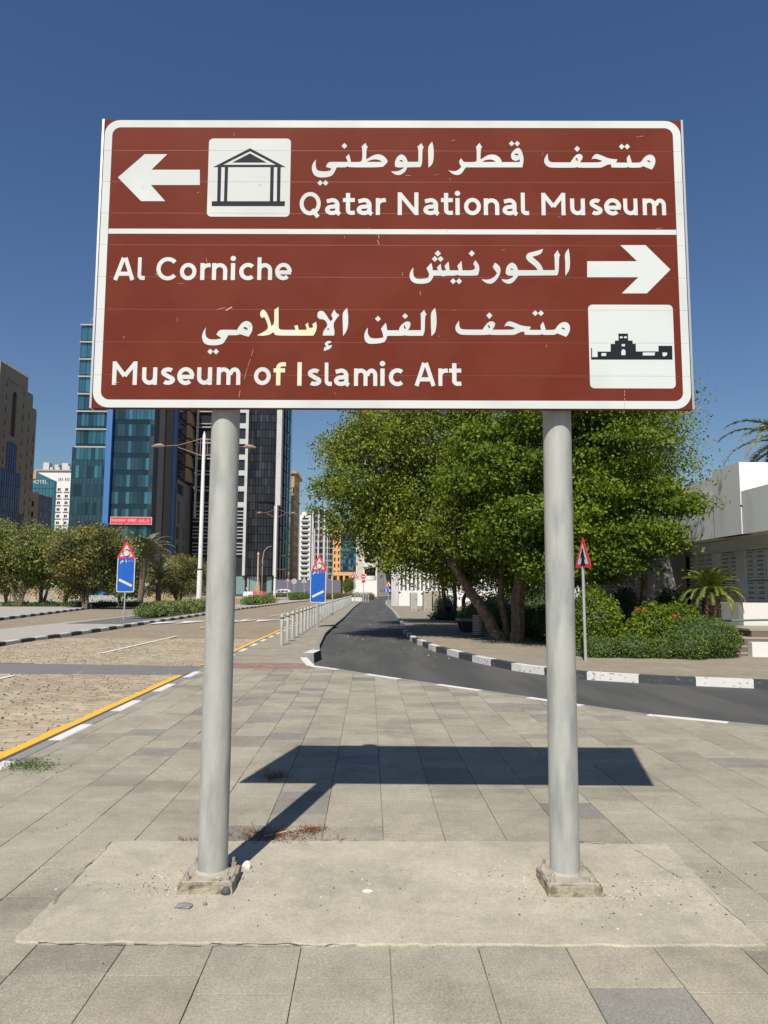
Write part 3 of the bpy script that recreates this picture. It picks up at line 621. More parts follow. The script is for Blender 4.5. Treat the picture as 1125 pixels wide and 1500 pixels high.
# Latin letters as broad strokes (cap height 1)
WT = .178; XH = .745
def arc(cx, cy, rx, ry, a0, a1, n=14): return [(cx+rx*math.cos(R(a0+(a1-a0)*i/n)), cy+ry*math.sin(R(a0+(a1-a0)*i/n))) for i in range(n+1)]
h = WT/2
def G(ch):
    xm = XH/2
    if ch == 'o': return .735, [arc(.3675,xm,.3675-h,xm-h+.01,0,360,28)]
    if ch == 'Q': return .98, [arc(.475,.5,.475-h,.5-h+.015,0,360,34), [(.56,.24),(.84,-.09)]]
    if ch == 'C': return .90, [arc(.485,.5,.485-h,.5-h+.015,42,318,28)]
    if ch == 'c': return .66, [arc(.37,xm,.37-h,xm-h+.01,48,312,22)]
    if ch == 'e': return .72, [arc(.362,xm,.362-h,xm-h+.01,-4,312,26), [(.06,xm-.035),(.70,xm-.035)]]
    if ch == 'a': return .655, [[(.055,.60)]+arc(.30,.44,.215,XH-h-.44,125,0,12)[1:]+[(.515,.15),(.56,.07),(.62,.03)], [(.515,.415)]+arc(.29,.225,.215,.14,78,285,14)+[(.50,.14)]]
    if ch == 'n': return .66, [[(h,0),(h,XH)], [(h,.46)]+arc(.33,.42,.33-h,XH-h-.42,165,0,14)+[(.66-h,0)]]
    if ch == 'h': return .66, [[(h,0),(h,1)], [(h,.46)]+arc(.33,.42,.33-h,XH-h-.42,165,0,14)+[(.66-h,0)]]
    if ch == 'u': return .64, [[(.64-h,0),(.64-h,XH)], [(h,XH)]+arc(.32,.32,.32-h,.32-h,180,350,14)+[(.64-h,.30)]]
    if ch == 'm': return 1.03, [[(h,0),(h,XH)], [(h,.48)]+arc(.30,.45,.30-h,XH-h-.45,165,0,12)+[(.60-h,0)], [(.60-h,.48)]+arc(.775,.45,.255-h,XH-h-.45,165,0,12)+[(1.03-h,0)]]
    if ch == 'r': return .43, [[(h,0),(h,XH)], [(h,.47)]+arc(.36,.42,.36-h,XH-h-.42,165,80,8)+[(.43,XH-h)]]
    if ch == 's': return .56, [arc(.285,.535,.185,XH-h-.535,38,235,12)+arc(.29,.21,.19,.21-h,72,-140,14)]
    if ch == 't': return .50, [[(.215,.97),(.215,.22)]+arc(.36,.22,.145,.22-h,180,275,8)[1:]+[(.50,h+.01)], [(0,XH-h),(.50,XH-h)]]
    if ch == 'f': return .51, [[(.20,0),(.20,.80)]+arc(.36,.77,.16,1.0-h-.77,165,80,8)+[(.51,1.0-h)], [(0,XH-h-.01),(.48,XH-h-.01)]]
    if ch == 'l': return .36, [[(h,1),(h,.22)]+arc(.235,.22,.235-h,.22-h,180,270,8)[1:]+[(.36,h)]]
    if ch == 'i': return WT, [[(h,0),(h,XH)], 'dot']
    if ch == 'I': return WT, [[(h,0),(h,1)]]
    if ch == 'N': return .90, [[(h,0),(h,1)], [(.90-h,0),(.90-h,1)], [(h+.01,.93),(.90-h-.01,.07)]]
    if ch == 'M': return 1.05, [[(h,0),(h,1)], [(1.05-h,0),(1.05-h,1)], [(h+.005,.93),(.525,.38)], [(1.05-h-.005,.93),(.525,.38)]]
    if ch == 'A': return .93, [[(.085,0),(.425,.985)], [(.845,0),(.505,.985)], [(.21,.28),(.72,.28)]]
def stroke(mb, P, F, off):
    P = [Vector(p) for p in P]; n_ = len(P); closed = (P[0]-P[-1]).length < 1e-4; vs = []
    for i, p in enumerate(P):
        if closed: a = P[i-1] if i > 0 else P[-2]; b = P[i+1] if i < n_-1 else P[1]
        else: a = P[max(i-1,0)]; b = P[min(i+1,n_-1)]
        d = (b-a).normalized(); nn = Vector((-d.y,d.x))
        if 0 < i < n_-1 or closed:
            d1 = (p-a).normalized(); cs = max(.5, math.cos(d1.angle(d) if d1.length > 0 else 0)); wv = h/cs
        else: wv = h
        vs += [F(p-nn*wv, off), F(p+nn*wv, off)]
    mb.add(vs, [(2*i,2*i+1,2*i+3,2*i+2) for i in range(n_-1)])
def latin(seq, m, label=None):
    """seq: (char, left px, right px, baseline px, cap-top px)"""
    mb = MB(); kk = 0
    for ch, xl, xr, yb, yt in seq:
        w, st = G(ch); bl_ = sp(xl, yb); br_ = sp(xr, yb); tl = sp(xl, yt); cap = tl[1]-bl_[1]; sxx = (br_[0]-bl_[0])/w if w > .2 else cap
        def F(p, off): return S3(bl_[0]+p[0]*sxx, bl_[1]+p[1]*cap, off)
        for q in st:
            off = .0014+(kk%6)*.00015; kk += 1
            if q == 'dot': mb.add([F((h+.115*math.cos(t), .955+.115*math.sin(t)), off) for t in [2*math.pi*i/18 for i in range(18)]], [tuple(range(18))])
            else: stroke(mb, q, F, off)
    return obj('english_word', mb, m, sign, label=label)
def L(x0, y0, s, items, yb, yt): return [(c, x0+a/s, x0+b/s, y0+yb/s, y0+yt/s) for c, a, b in items]
def LW(*groups):
    for x0, y0, s_, words, yb, yt in groups:
        for w_ in words: latin(L(x0,y0,s_,w_,yb,yt), m_white)
latin(L(430,270,4.018,[('Q',35,163),('a',187,277),('t',290,360),('a',373,466),('r',484,543)],181,48), m_white)
latin(L(430,270,4.018,[('N',613,735),('a',766,858),('t',868,938),('i',953,980),('o',1004,1103)],181.3,48)+L(705,270,4.018,[('n',15,106),('a',127,215),('l',234,281)],182.2,50), m_white)
LW((705,270,4.018,[[('M',355,496),('u',524,611),('s',637,713),('e',724,824),('u',837,921),('m',951,1088)]],182.5,51),
   (155,365,4.018,[[('A',44,168),('l',186,229)],[('C',296,421),('o',435,532),('r',555,615),('n',624,714),('i',735,762),('c',784,877),('h',891,978),('e',996,1093)]],182,49),
   (155,520,4.018,[[('M',36,182),('u',212,301),('s',322,405),('e',419,519),('u',536,624),('m',652,791)],[('o',871,970)]],176,38),
   (405,520,4.018,[[('s',182,263),('l',283,326),('a',340,430),('m',456,593),('i',611,638),('c',661,752)],[('A',813,936),('r',953,1009),('t',1016,1088)]],182.5,45))
latin(L(155,520,4.018,[('f',986,1058)],179,43), m_glint, label='letter f coloured as a yellow sun glint'); latin(L(405,520,4.018,[('I',122,149)],181,43), m_glint, label='capital letter I coloured as a yellow sun glint')
# scratches and drips on the film
mb = MB(); rs = random.Random(9)
def scr(pts, w):
    for a, b in zip(pts[:-1], pts[1:]):
        a_, b_ = sp(*a), sp(*b); d = Vector((b_[0]-a_[0], b_[1]-a_[1])); nn = Vector((-d.y,d.x)).normalized()*w
        mb.add([S3(a_[0]-nn.x,a_[1]-nn.y,.0024),S3(b_[0]-nn.x,b_[1]-nn.y,.0024),S3(b_[0]+nn.x,b_[1]+nn.y,.0024),S3(a_[0]+nn.x,a_[1]+nn.y,.0024)], [(0,1,2,3)])
scr([(371,512),(368,522)],.0012); scr([(367,526),(363,538)],.001); scr([(362,540),(358,556)],.0012); scr([(352,572),(350,582)],.0016)
scr([(554.5,342),(555,350)],.0016); scr([(553,352),(555.5,359)],.0018); scr([(331,455),(340,450)],.004); scr([(318,454),(330,450.5)],.0014)
for q in range(46):
    x = 160+rs.random()*820; y = 190+rs.random()*390; scr([(x,y),(x+rs.gauss(0,1.5),y+1.5+rs.random()*5)] if q%3 else [(x,y),(x+2+rs.random()*9,y-rs.random()*2)], .0006+rs.random()*.0007)
for y in (572,577,583,590,596): scr([(914.8,y),(914.8,y+3.4)],.0016)
obj('scratch', mb, m_scr, sign, kind='stuff')
# posts
def post(px, cy, ztop, PY):
    cx = px; P = MB(); P.tube([(cx,cy,.06),(cx,cy,ztop)], .0825, 36); o = obj('post', P, m_galv, sign, smooth=True)
    w = MB(); w.tube([(cx,cy,.064),(cx,cy,.068),(cx,cy,.074),(cx,cy,.077)], [.098,.096,.088,.083], 32); obj('weld_ring', w, m_conc, o, smooth=True)
    p = MB(); p.cbox(cx-.128,PY-.124,.058,cx+.128,PY+.124,.0665,.002); obj('base_plate', p, m_conc, o)
    for ax in (-1,1):
        for ay in (-1,1):
            q = MB(); X, Y = cx+ax*.106, PY+ay*.103; q.tube([(X,Y,.066),(X,Y,.086)], .017, 6); q.tube([(X,Y,.086),(X,Y,.112)], .0095, 8); obj('bolt', q, m_conc, o)
post(-.857, 4.312, 4.30, 4.268); post(1.106, 4.292, 4.30, 4.236)
for v_ in (-.65, 0, .65):
    a, b = S3(-1.65,v_*.96,-.045), S3(1.65,v_*.96,-.045); q = MB(); q.tube([a,b], .018, 4); obj('rail', q, m_alu, sign)
    for X, Y in ((-.857,4.312),(1.106,4.292)):
        q = MB(); zc = SCN.z+v_*.96; q.tube([(X,Y,zc-.025),(X,Y,zc+.025)], .0885, 24); q.box(X-.03, Y-.122, zc-.02, X+.03, Y-.084, zc+.02); obj('clamp', q, m_alu, sign)
def jag_block(cx, cy, w, d, z1, seed, notch=None):
    rs = random.Random(seed); n_ = 7; P = []
    for (x0,y0),(x1,y1) in zip([(-w,-d),(w,-d),(w,d),(-w,d)], [(w,-d),(w,d),(-w,d),(-w,-d)]):
        for i in range(n_): t = i/n_; P.append((cx+x0+(x1-x0)*t, cy+y0+(y1-y0)*t))
    mb = MB(); m_ = len(P); lay = []
    for z, ex in ((0.0,.006),(.02,.002),(.035,.0),(z1-.004,0),(z1,-.004)):
        lay.append([(cx+(p[0]-cx)*(1+(ex+rs.gauss(0,.0018))/w), cy+(p[1]-cy)*(1+(ex+rs.gauss(0,.0018))/d), z+(rs.gauss(0,.002) if z>.04 else 0)) for p in P])
    mb.add([v for l_ in lay for v in l_], [(k_*m_+i,k_*m_+(i+1)%m_,(k_+1)*m_+(i+1)%m_,(k_+1)*m_+i) for k_ in range(4) for i in range(m_)]+[tuple(range(4*m_,5*m_))])
    return mb
m_pl = mat('plinth_concrete', (.29,.26,.20), .92, .25, 14, .8, 60, spec=.2, col2=(.17,.14,.09), mixscale=18, mixlo=.5, mixhi=.62)
p1 = obj('plinth', jag_block(-.857,4.266,.143,.138,.060,1), m_pl, padO); p2 = obj('plinth', jag_block(1.110,4.234,.144,.148,.060,2), m_pl, padO)

# loose stones, crumbs and shells
def rock(cx, cy, z, sx, sy, sz, seed, rz=0.):
    rs = random.Random(seed); mb = MB(); n_ = 7; lay = []
    for zz, sc in ((0,.86),(.35,1.),(.75,.8),(1,.42)):
        lay.append([(cx+sc*sx*math.cos(2*math.pi*i/n_+rz)*(1+rs.uniform(-.2,.2)), cy+sc*sy*math.sin(2*math.pi*i/n_+rz)*(1+rs.uniform(-.2,.2)), z+zz*sz) for i in range(n_)])
    mb.add([v for l_ in lay for v in l_], [(k_*n_+i,k_*n_+(i+1)%n_,(k_+1)*n_+(i+1)%n_,(k_+1)*n_+i) for k_ in range(3) for i in range(n_)]+[tuple(range(3*n_,4*n_))])
    return mb
g = gp(270,1331); tag(obj('stone', rock(g.x,g.y,.007,.048,.035,.018,4), mat('grey_stone', (.20,.20,.205), .85, .2, 30, .5, 80)), 'flat grey stone shard lying in front of the left post', 'stone')
g = gp(331,1312); tag(obj('stone', rock(g.x,g.y,.007,.028,.022,.04,6), mat('dark_stone', (.055,.06,.07), .7, .2, 30)), 'small dark pointed stone against the front of the left plinth', 'stone')
g = gp(362,1274); tag(obj('stone', rock(g.x,g.y,.007,.030,.026,.04,7), mat('pale_stone', (.62,.58,.50), .85, .1, 30)), 'pale rounded stone right behind the left plinth corner', 'stone')
g = gp(300,1328); tag(obj('stone', rock(g.x,g.y,.007,.014,.012,.016,8), MATS['grey_stone']), 'tiny grey pebble just right of the flat stone shard', 'stone')
g = gp(538,1309); tag(obj('stone', rock(g.x,g.y,.007,.030,.014,.014,9), MATS['pale_stone']), 'white broken shell piece in the middle of the concrete pad', 'stone')
def crumbs(n_, seed, spots, m, smin, smax, name, label):
    rs = random.Random(seed); mb = MB()
    for i in range(n_):
        px, py, sx, sy = rs.choice(spots); p = gp(rs.gauss(px, sx), rs.gauss(py, sy))
        if (p.x+.857)**2+(p.y-4.31)**2 < .0095 or (p.x-1.106)**2+(p.y-4.29)**2 < .0095: continue
        onp = abs(p.x+.857) < .137 and abs(p.y-4.266) < .132 or abs(p.x-1.11) < .138 and abs(p.y-4.234) < .142
        z = .0663 if (onp and (abs(p.x+.857)<.125 and abs(p.y-4.268)<.12 or abs(p.x-1.106)<.125 and abs(p.y-4.236)<.12)) else .059 if onp else (.0072 if in_pad(p.x,p.y) else 0.0)
        r_ = smin*(smax/smin)**(rs.random()**1.8); nn = 5; a0 = rs.random()*6; fl = rs.uniform(.3,.8)
        base = [(p.x+r_*math.cos(a0+i_*1.257)*rs.uniform(.6,1.3), p.y+r_*math.sin(a0+i_*1.257)*rs.uniform(.6,1.3), z) for i_ in range(nn)]
        top = [(p.x+(b[0]-p.x)*.55, p.y+(b[1]-p.y)*.55, z+r_*fl) for b in base]
        mb.add(base+top, [(i_,(i_+1)%nn,(i_+1)%nn+nn,i_+nn) for i_ in range(nn)]+[tuple(range(nn,2*nn))])
    return tag(obj(name, mb, m), label, 'debris', kind='stuff')
SPL = [(215,1302,30,8),(240,1300,16,8),(930,1295,30,8),(900,1312,18,5),(960,1285,30,8),(1010,1300,30,12),(170,1300,45,16),(235,1290,30,14),(360,1290,20,16),(560,1300,120,26),(700,1290,60,14),(760,1300,30,12),(930,1300,45,14),(990,1300,40,12),(1040,1330,30,18),(880,1335,60,12),(400,1320,120,24),(640,1290,200,30)]
crumbs(420, 21, SPL, mat('shell_bits', (.46,.43,.36), .85, .25, 60), .002, .0085, 'gravel', 'scattered white crumbs and shell bits on the concrete pad')
crumbs(620, 22, SPL, mat('dark_crumb', (.085,.065,.045), .9, .3, 50), .002, .008, 'gravel', 'scattered dark brown crumbs and seeds on the concrete pad')
crumbs(60, 24, [(270,1312,28,4),(845,1318,45,4),(300,1305,50,8),(860,1325,30,5)], m_conc, .004, .014, 'gravel', 'mortar crumbs fallen along the foot of the two plinths')
crumbs(90, 23, [(640,1100,300,100),(400,1420,300,60),(900,1420,200,60),(200,1250,160,60)], MATS['dark_crumb'], .0015, .006, 'gravel', 'sparse dark specks of dirt over the paving')

def tuft(px, py, wpx, n_, hgt, seed, name, label, cat, m, flat=.5, dpx=6):
    rs = random.Random(seed); mb = MB()
    for i in range(n_):
        p = gp(px+rs.gauss(0,wpx), py+rs.gauss(0,dpx)); L_ = hgt*rs.uniform(.5,1.4); a = rs.random()*6.28; el = rs.uniform(.1,1.2)*flat+.08
        d = Vector((math.cos(a)*math.cos(el), math.sin(a)*math.cos(el), math.sin(el))); q = p+Vector((0,0,.006)); sd_ = Vector((-math.sin(a),math.cos(a),0))*.0021
        m1 = q+d*L_*.5+Vector((0,0,L_*.06)); e_ = q+d*L_-Vector((0,0,L_*.1)); e_.z = max(e_.z,.012); m1.z = max(m1.z,.012)
        mb.add([q-sd_,q+sd_,m1+sd_*.8,m1-sd_*.8,e_], [(0,1,2,3),(3,2,4)])
    return tag(obj(name, mb, m), label, cat, kind='stuff')
tuft(398,1225,30,520,.045,1,'dry_grass','rusty brown dry grass along the back edge of the pad by the left post','grass',m_dry)
tuft(456,1217,11,200,.045,2,'dry_grass','small rusty dry grass clump at the right end of the fallen straw','grass',m_dry, dpx=3)
tuft(270,1231,8,30,.04,3,'dry_grass','thin dry grass sprigs left of the left post on the pad edge','grass',m_dry, dpx=2)
tuft(495,1231,9,18,.05,31,'dry_grass','sparse dry sprig on the pad edge right of the post shadow','grass',m_dry, dpx=2)
tuft(402,1138,10,200,.08,4,'dry_grass','brown dry tuft inside the left corner of the sign shadow','grass',mat('dry_dark', (.14,.10,.05), .9, .2, 20, island=.4), .5, 3)
mb = MB(); a, b = gp(388,1228), gp(470,1212); mb.tube([a+Vector((0,0,.012)), (a+b)/2+Vector((0,.004,.02)), b+Vector((0,0,.014))], [.005,.004,.002], 6)
tag(obj('straw', mb, mat('straw', (.50,.38,.22), .8, .1, 20)), 'long pale dry stalk lying across the brown grass behind the pad', 'dry stalk')
def leaves(P, size, m, name, up=.0, aspect=.62, flatz=None):
    """many small folded leaf faces at given points"""
    n_ = len(P); P = np.asarray(P); d = RNG.normal(size=(n_,3)); d /= np.linalg.norm(d,axis=1)[:,None]
    r_ = RNG.normal(size=(n_,3)); r_[:,2] *= (flatz if flatz is not None else 1); d[:,2] *= (flatz if flatz is not None else 1)
    d /= np.linalg.norm(d,axis=1)[:,None]; s_ = np.cross(d, r_); s_ /= np.linalg.norm(s_,axis=1)[:,None]
    if flatz is not None:
        r2 = RNG.normal(size=(n_,3))*np.array([1,1,.25]); s_ = r2-d*np.sum(r2*d,axis=1)[:,None]; s_ /= np.linalg.norm(s_,axis=1)[:,None]
    L_ = (size*RNG.uniform(.6,1.35,n_))[:,None]; v = np.stack([P, P+d*L_*.5+s_*L_*aspect*.5, P+d*L_, P+d*L_*.5-s_*L_*aspect*.5], 1).reshape(-1,3)
    f = np.arange(n_*4).reshape(-1,4); return np_mesh(name, v, f, m)
def blob_points(cs, n_, shell=.55):
    """points in a union of ellipsoids (cx,cy,cz,rx,ry,rz), denser near the shell"""
    cs = np.asarray(cs, float); vol = (cs[:,3]*cs[:,4]+cs[:,3]*cs[:,5]+cs[:,4]*cs[:,5]); idx = RNG.choice(len(cs), n_, p=vol/vol.sum()); d = RNG.normal(size=(n_,3)); d /= np.linalg.norm(d,axis=1)[:,None]
    r_ = shell+(1.08-shell)*RNG.random(n_)**.8; return cs[idx,:3]+d*r_[:,None]*cs[idx,3:6]
p = gp(45,1123); pts = []
for i in range(900):
    q = gp(random.gauss(42,20), random.gauss(1122,5)); q.x += random.gauss(0,.02); pts.append((q.x, q.y, .006+abs(random.gauss(0,.012))))
o = put(leaves(np.array(pts), .018, m_gcov, 'weed', flatz=.5), 'weed'); tag(o, 'low green weed patch growing out of the left kerb joint', 'weed', kind='stuff')
rs = random.Random(77); pts = []
for i in range(150): q = gp(rs.gauss(600,45), rs.gauss(935,14), ZR); pts.append((q.x,q.y,ZR+.006))
for i in range(60): q = gp(rs.gauss(640,8), rs.gauss(952,10), ZR); pts.append((q.x,q.y,ZR+.006))
for i in range(120): q = gp(rs.uniform(480,620), rs.uniform(915,960), ZR); pts.append((q.x,q.y,ZR+.006))
o = put(leaves(np.array(pts), .045, mat('fallen_leaf', (.42,.36,.22), .8, .2, 20, island=.3), 'fallen_leaves', flatz=.15), 'fallen_leaves'); tag(o, 'dry yellow leaves scattered over the asphalt below the trees', 'leaves', kind='stuff')
for i,(px,py,lab) in enumerate(((950,1046,'dry flattened leaf litter at the slip road edge on the right'),)):
    tuft(px,py,9,40,.04,50+i,'dry_grass',lab,'grass',m_dry,.2,2)

# ================================================================== ROADSIDE SIGNS, BOLLARDS, LAMPS
def tri_sign(parent, C, w, hgt, yaw, kind_, off=0.):
    """warning triangle centred at C facing the camera turned by yaw; red border, white field, symbol"""
    U = Vector((math.cos(yaw), math.sin(yaw), 0)); N = Vector((math.sin(yaw), -math.cos(yaw), 0)); Z = Vector((0,0,1))
    def T(u, v, o_): return C+U*u+Z*v+N*o_
    def rt(s_, r_):
        base = [(-w/2*s_, -hgt/3*s_-(0)), (w/2*s_, -hgt/3*s_), (0, 2*hgt/3*s_)]; out = []
        for i in range(3):
            a, b, c = Vector(base[i-1]), Vector(base[i]), Vector(base[(i+1)%3]); p_ = b+(a-b).normalized()*r_; q_ = b+(c-b).normalized()*r_
            for t in (0,.33,.66,1): out.append(tuple((p_*(1-t)**2+b*2*t*(1-t)+q_*t*t)))
        return out
    pl = rt(1, w*.1); mb = MB(); n_ = len(pl); mb.add([T(p[0],p[1],0) for p in pl]+[T(p[0],p[1],-.012) for p in pl], [tuple(range(n_)), tuple(reversed(range(n_,2*n_)))]+[(i,i+n_,(i+1)%n_+n_,(i+1)%n_) for i in range(n_)])
    pn = obj('triangle_plate', mb, m_red2, parent)
    pl = rt(.66, w*.03); mb = MB().add([T(p[0],p[1]-hgt*.005,.003) for p in pl], [tuple(range(n_))]); obj('field', mb, m_white, pn)
    mb = MB()
    if kind_ == 'ring':
        for q in range(3):
            vs = []
            for i in range(9):
                a = R(q*120+20+i*10.5); vs += [T(.155*w*math.cos(a), .155*w*math.sin(a)-.04*hgt, .006), T(.21*w*math.cos(a), .21*w*math.sin(a)-.04*hgt, .006)]
            mb.add(vs, [(2*i,2*i+1,2*i+3,2*i+2) for i in range(8)])
            a = R(q*120+20+95); mb.add([T(.135*w*math.cos(a),.135*w*math.sin(a)-.04*hgt,.006),T(.235*w*math.cos(a),.235*w*math.sin(a)-.04*hgt,.006),T(.18*w*math.cos(a+.25),.18*w*math.sin(a+.25)-.04*hgt,.006)], [(0,1,2)])
    elif kind_ == 'person':
        pts = [(-.06,.20),(-.045,.26),(-.02,.285),(.02,.28),(.035,.24),(.03,.19),(.06,.15),(.085,.02),(.14,-.06),(.10,-.08),(.06,-.02),(.10,-.15),(.15,-.26),(.03,-.28),(-.02,-.24),(-.08,-.29),(-.12,-.27),(-.08,-.12),(-.07,.02),(-.11,-.04),(-.14,-.02),(-.09,.12)]
        mb.add([T(p[0]*w*1.1,p[1]*hgt,.006) for p in pts], [tuple(t) for t in tessellate_polygon([[Vector((p[0],p[1],0)) for p in pts]])])
    else:
        for a in ((-.1,-.22,-.02,.18),(.02,-.22,.1,.1)): mb.add([T(a[0]*w,a[1]*hgt,.006),T(a[2]*w,a[1]*hgt,.006),T(a[2]*w,a[3]*hgt,.006),T(a[0]*w,a[3]*hgt,.006)], [(0,1,2,3)])
    obj('symbol', mb, m_black, pn)
def blue_panel(parent, C, w, hgt, yaw, bar=1):
    U = Vector((math.cos(yaw), math.sin(yaw), 0)); N = Vector((math.sin(yaw), -math.cos(yaw), 0)); Z = Vector((0,0,1))
    def T(u, v, o_): return C+U*u+Z*v+N*o_
    def rr(s_, r_): return rrect(-w/2+s_,-hgt/2+s_,w/2-s_,hgt/2-s_,r_,4)
    pl = rr(0,.07*w/.7); n_ = len(pl); mb = MB().add([T(p[0],p[1],0) for p in pl]+[T(p[0],p[1],-.012) for p in pl], [tuple(range(n_)), tuple(reversed(range(n_,2*n_)))]+[(i,i+n_,(i+1)%n_+n_,(i+1)%n_) for i in range(n_)])
    pn = obj('blue_plate', mb, m_white, parent)
    pl = rr(.045*w,.05*w/.7); obj('field', MB().add([T(p[0],p[1],.003) for p in pl], [tuple(range(n_))]), m_blue, pn)
    a, b = Vector((-.36*w, (-.22 if bar>0 else -.33+.17)*hgt)), Vector((.36*w, (-.22+.0)*hgt))
    if bar > 0: a, b = Vector((-.37*w,-.33*hgt)), Vector((.37*w,-.16*hgt))
    else: a, b = Vector((-.37*w,-.14*hgt)), Vector((.37*w,-.32*hgt))
    d = (b-a).normalized(); nn = Vector((-d.y,d.x))*.068*w
    mb = MB().add([T(*(a-nn),.006),T(*(b-nn),.006),T(*(b+nn),.006),T(*(a+nn),.006)], [(0,1,2,3)])
    k_ = w                                   # the Arabic distance "100 m"
    for u_ in (.16,.33): mb.add([T((u_-.03)*k_,.40*hgt,.006),T(u_*k_,.40*hgt-.035*k_,.006),T((u_+.03)*k_,.40*hgt,.006),T(u_*k_,.40*hgt+.035*k_,.006)], [(0,1,2,3)])
    mb.add([T(-.02*k_,.40*hgt-.09*k_,.006),T(.03*k_,.40*hgt-.09*k_,.006),T(.01*k_,.40*hgt+.06*k_,.006),T(-.05*k_,.40*hgt+.09*k_,.006)], [(0,1,2,3)])
    mm = [(-.34,-.13),(-.30,-.13),(-.29,-.03),(-.17,-.02),(-.15,.03),(-.19,.08),(-.25,.07),(-.31,.01),(-.34,-.05)]
    mb.add([T(p[0]*k_,.38*hgt+p[1]*k_,.006) for p in mm], [tuple(t) for t in tessellate_polygon([[Vector((p[0],p[1],0)) for p in mm]])])
    obj('marking', mb, m_white, pn)
def roundabout_sign(px, pyb, Y, z0, tc, tw, th, bc, bw, bh, yaw, bar, label):
    b = at(px, pyb, Y); t = thing('roundabout_sign', label, 'road sign', (b.x,Y,z0)); c = at(*tc, Y); q = MB(); top = zat(tc[0],tc[1],Y)
    q.tube([(b.x,Y+.045,z0-.1),(b.x,Y+.045,top)], .038, 10); obj('post', q, m_post, t, smooth=True)
    tri_sign(t, Vector((b.x+(c.x-b.x)*.6, Y-.01, c.z-th*.12)), tw, th, yaw, 'ring'); c2 = at(*bc, Y); blue_panel(t, Vector((b.x+(c2.x-b.x)*.6,Y,c2.z)), bw, bh, yaw, bar)
    return t
roundabout_sign(181, 908, 38.5, 0, (185.5,806), .98, .92, (184.5,842), .90, 1.78, .05, -1, 'clean roundabout warning triangle over bright blue 100 metre panel in the median bed')
roundabout_sign(464.7, 919, 32, 0, (468.5,825), .70, .74, (466,858), .68, 1.44, -.08, 1, 'roundabout triangle over mottled blue panel beside the bollard row')  # blue field mottled with darker blue
# pedestrian triangle on the right sidewalk
b = gp(858,969); t = thing('pedestrian_sign', 'red edged triangle with walking figure on a thin post before the hedge', 'road sign', (b.x,b.y,0))
q = MB(); q.tube([(b.x,b.y,-.05),(b.x-.02,b.y,zat(857,830,b.y))], .035, 12); obj('post', q, m_post, t, smooth=True)
c = at(856,815,b.y); tri_sign(t, Vector((b.x-.03,b.y-.05,c.z-.02)), .74, .74, R(-76), 'person')
# litter bin and bench under the tree
b = gp(702,932); t = thing('litter_bin', 'round slatted metal litter bin under the big tree', 'litter bin', (b.x,b.y,0))
q = MB().tube([(b.x,b.y,.02),(b.x,b.y,.74)], .205, 20); obj('liner', q, m_dark, t, smooth=True)
for i in range(10):
    q = MB(); z = .06+i*.072
    n_ = 24
    for k_ in range(n_):
        a0, a1 = 2*math.pi*k_/n_, 2*math.pi*(k_+1)/n_
        vs = [(b.x+r_*math.cos(a), b.y+r_*math.sin(a), zz) for a in (a0,a1) for r_, zz in ((.225,z),(.235,z),(.235,z+.035),(.225,z+.035))]
        q.add(vs, [(0,4,5,1),(1,5,6,2),(2,6,7,3),(3,7,4,0)])
    obj('slat', q, m_post, t)
b = gp(684,926); t = thing('bench', 'dark low bench with pale seat left of the slatted bin', 'bench', (b.x,b.y,0))
obj('seat', MB().cbox(b.x-.3,b.y-.2,.42,b.x+.32,b.y+1.3,.48,.01), m_conc, t)
for yy in (b.y,b.y+1.0):
    q = MB(); q.add([(b.x-.14,yy-.1,0),(b.x+.16,yy-.1,0),(b.x+.16,yy+.1,0),(b.x-.14,yy+.1,0),(b.x-.26,yy-.12,.42),(b.x+.28,yy-.12,.42),(b.x+.28,yy+.12,.42),(b.x-.26,yy+.12,.42)], [(0,3,2,1),(4,5,6,7),(0,1,5,4),(1,2,6,5),(2,3,7,6),(3,0,4,7)]); obj('leg', q, m_char, t)
# bollards
bol = thing('bollard', 'nearest grey steel bollard at the start of the kerb row', 'bollard', (-2.53,21.8,0), group='steel bollards along the kerb')
q = MB(); q.tube([(0,0,-.02),(0,0,.88),(0,0,.895)], [.052,.052,.045], 14); b0 = q.mesh('tube', m_galv, True)
try: b0.set_sharp_from_angle(angle=R(40))
except Exception: pass
q = MB(); q.tube([(0,0,.76),(0,0,.80)], .0535, 14, cap=False); b1_ = q.mesh('collar', m_char, True)
put(b0, 'tube', bol, (-2.53,21.8,0)); put(b1_, 'collar', bol, (-2.53,21.8,0))
y = 21.8
for i in range(1, 44):
    y += 1.55 + (.12 if i > 25 else 0); x = -2.53+(.0 if y < 45 else (y-45)*.008)
    r_ = bol.copy(); COL.objects.link(r_); r_.location = (x, y, 0)
    if i < 15: r_['label'] = ['second','third','fourth','fifth','sixth','seventh','eighth','ninth','tenth','eleventh','twelfth','thirteenth','fourteenth','fifteenth'][i-1]+' grey steel bollard counted from the near end of the kerb row'
    else: r_['label'] = 'grey steel bollard in the dense far part of the kerb row'; r_['group'] = 'far steel bollards along the kerb'
    for ch in bol.children:
        c = ch.copy(); COL.objects.link(c); c.parent = r_; c.matrix_parent_inverse = Matrix(); c.location = (0,0,0)
b = gp(486.5,901); t = thing('plain_post', 'plain grey pole without a sign beside the bollards', 'pole', (b.x,b.y,0)); q = MB(); q.tube([(b.x,b.y,0),(b.x,b.y,zat(488,838,b.y))], .045, 10); obj('tube', q, m_post, t, smooth=True)
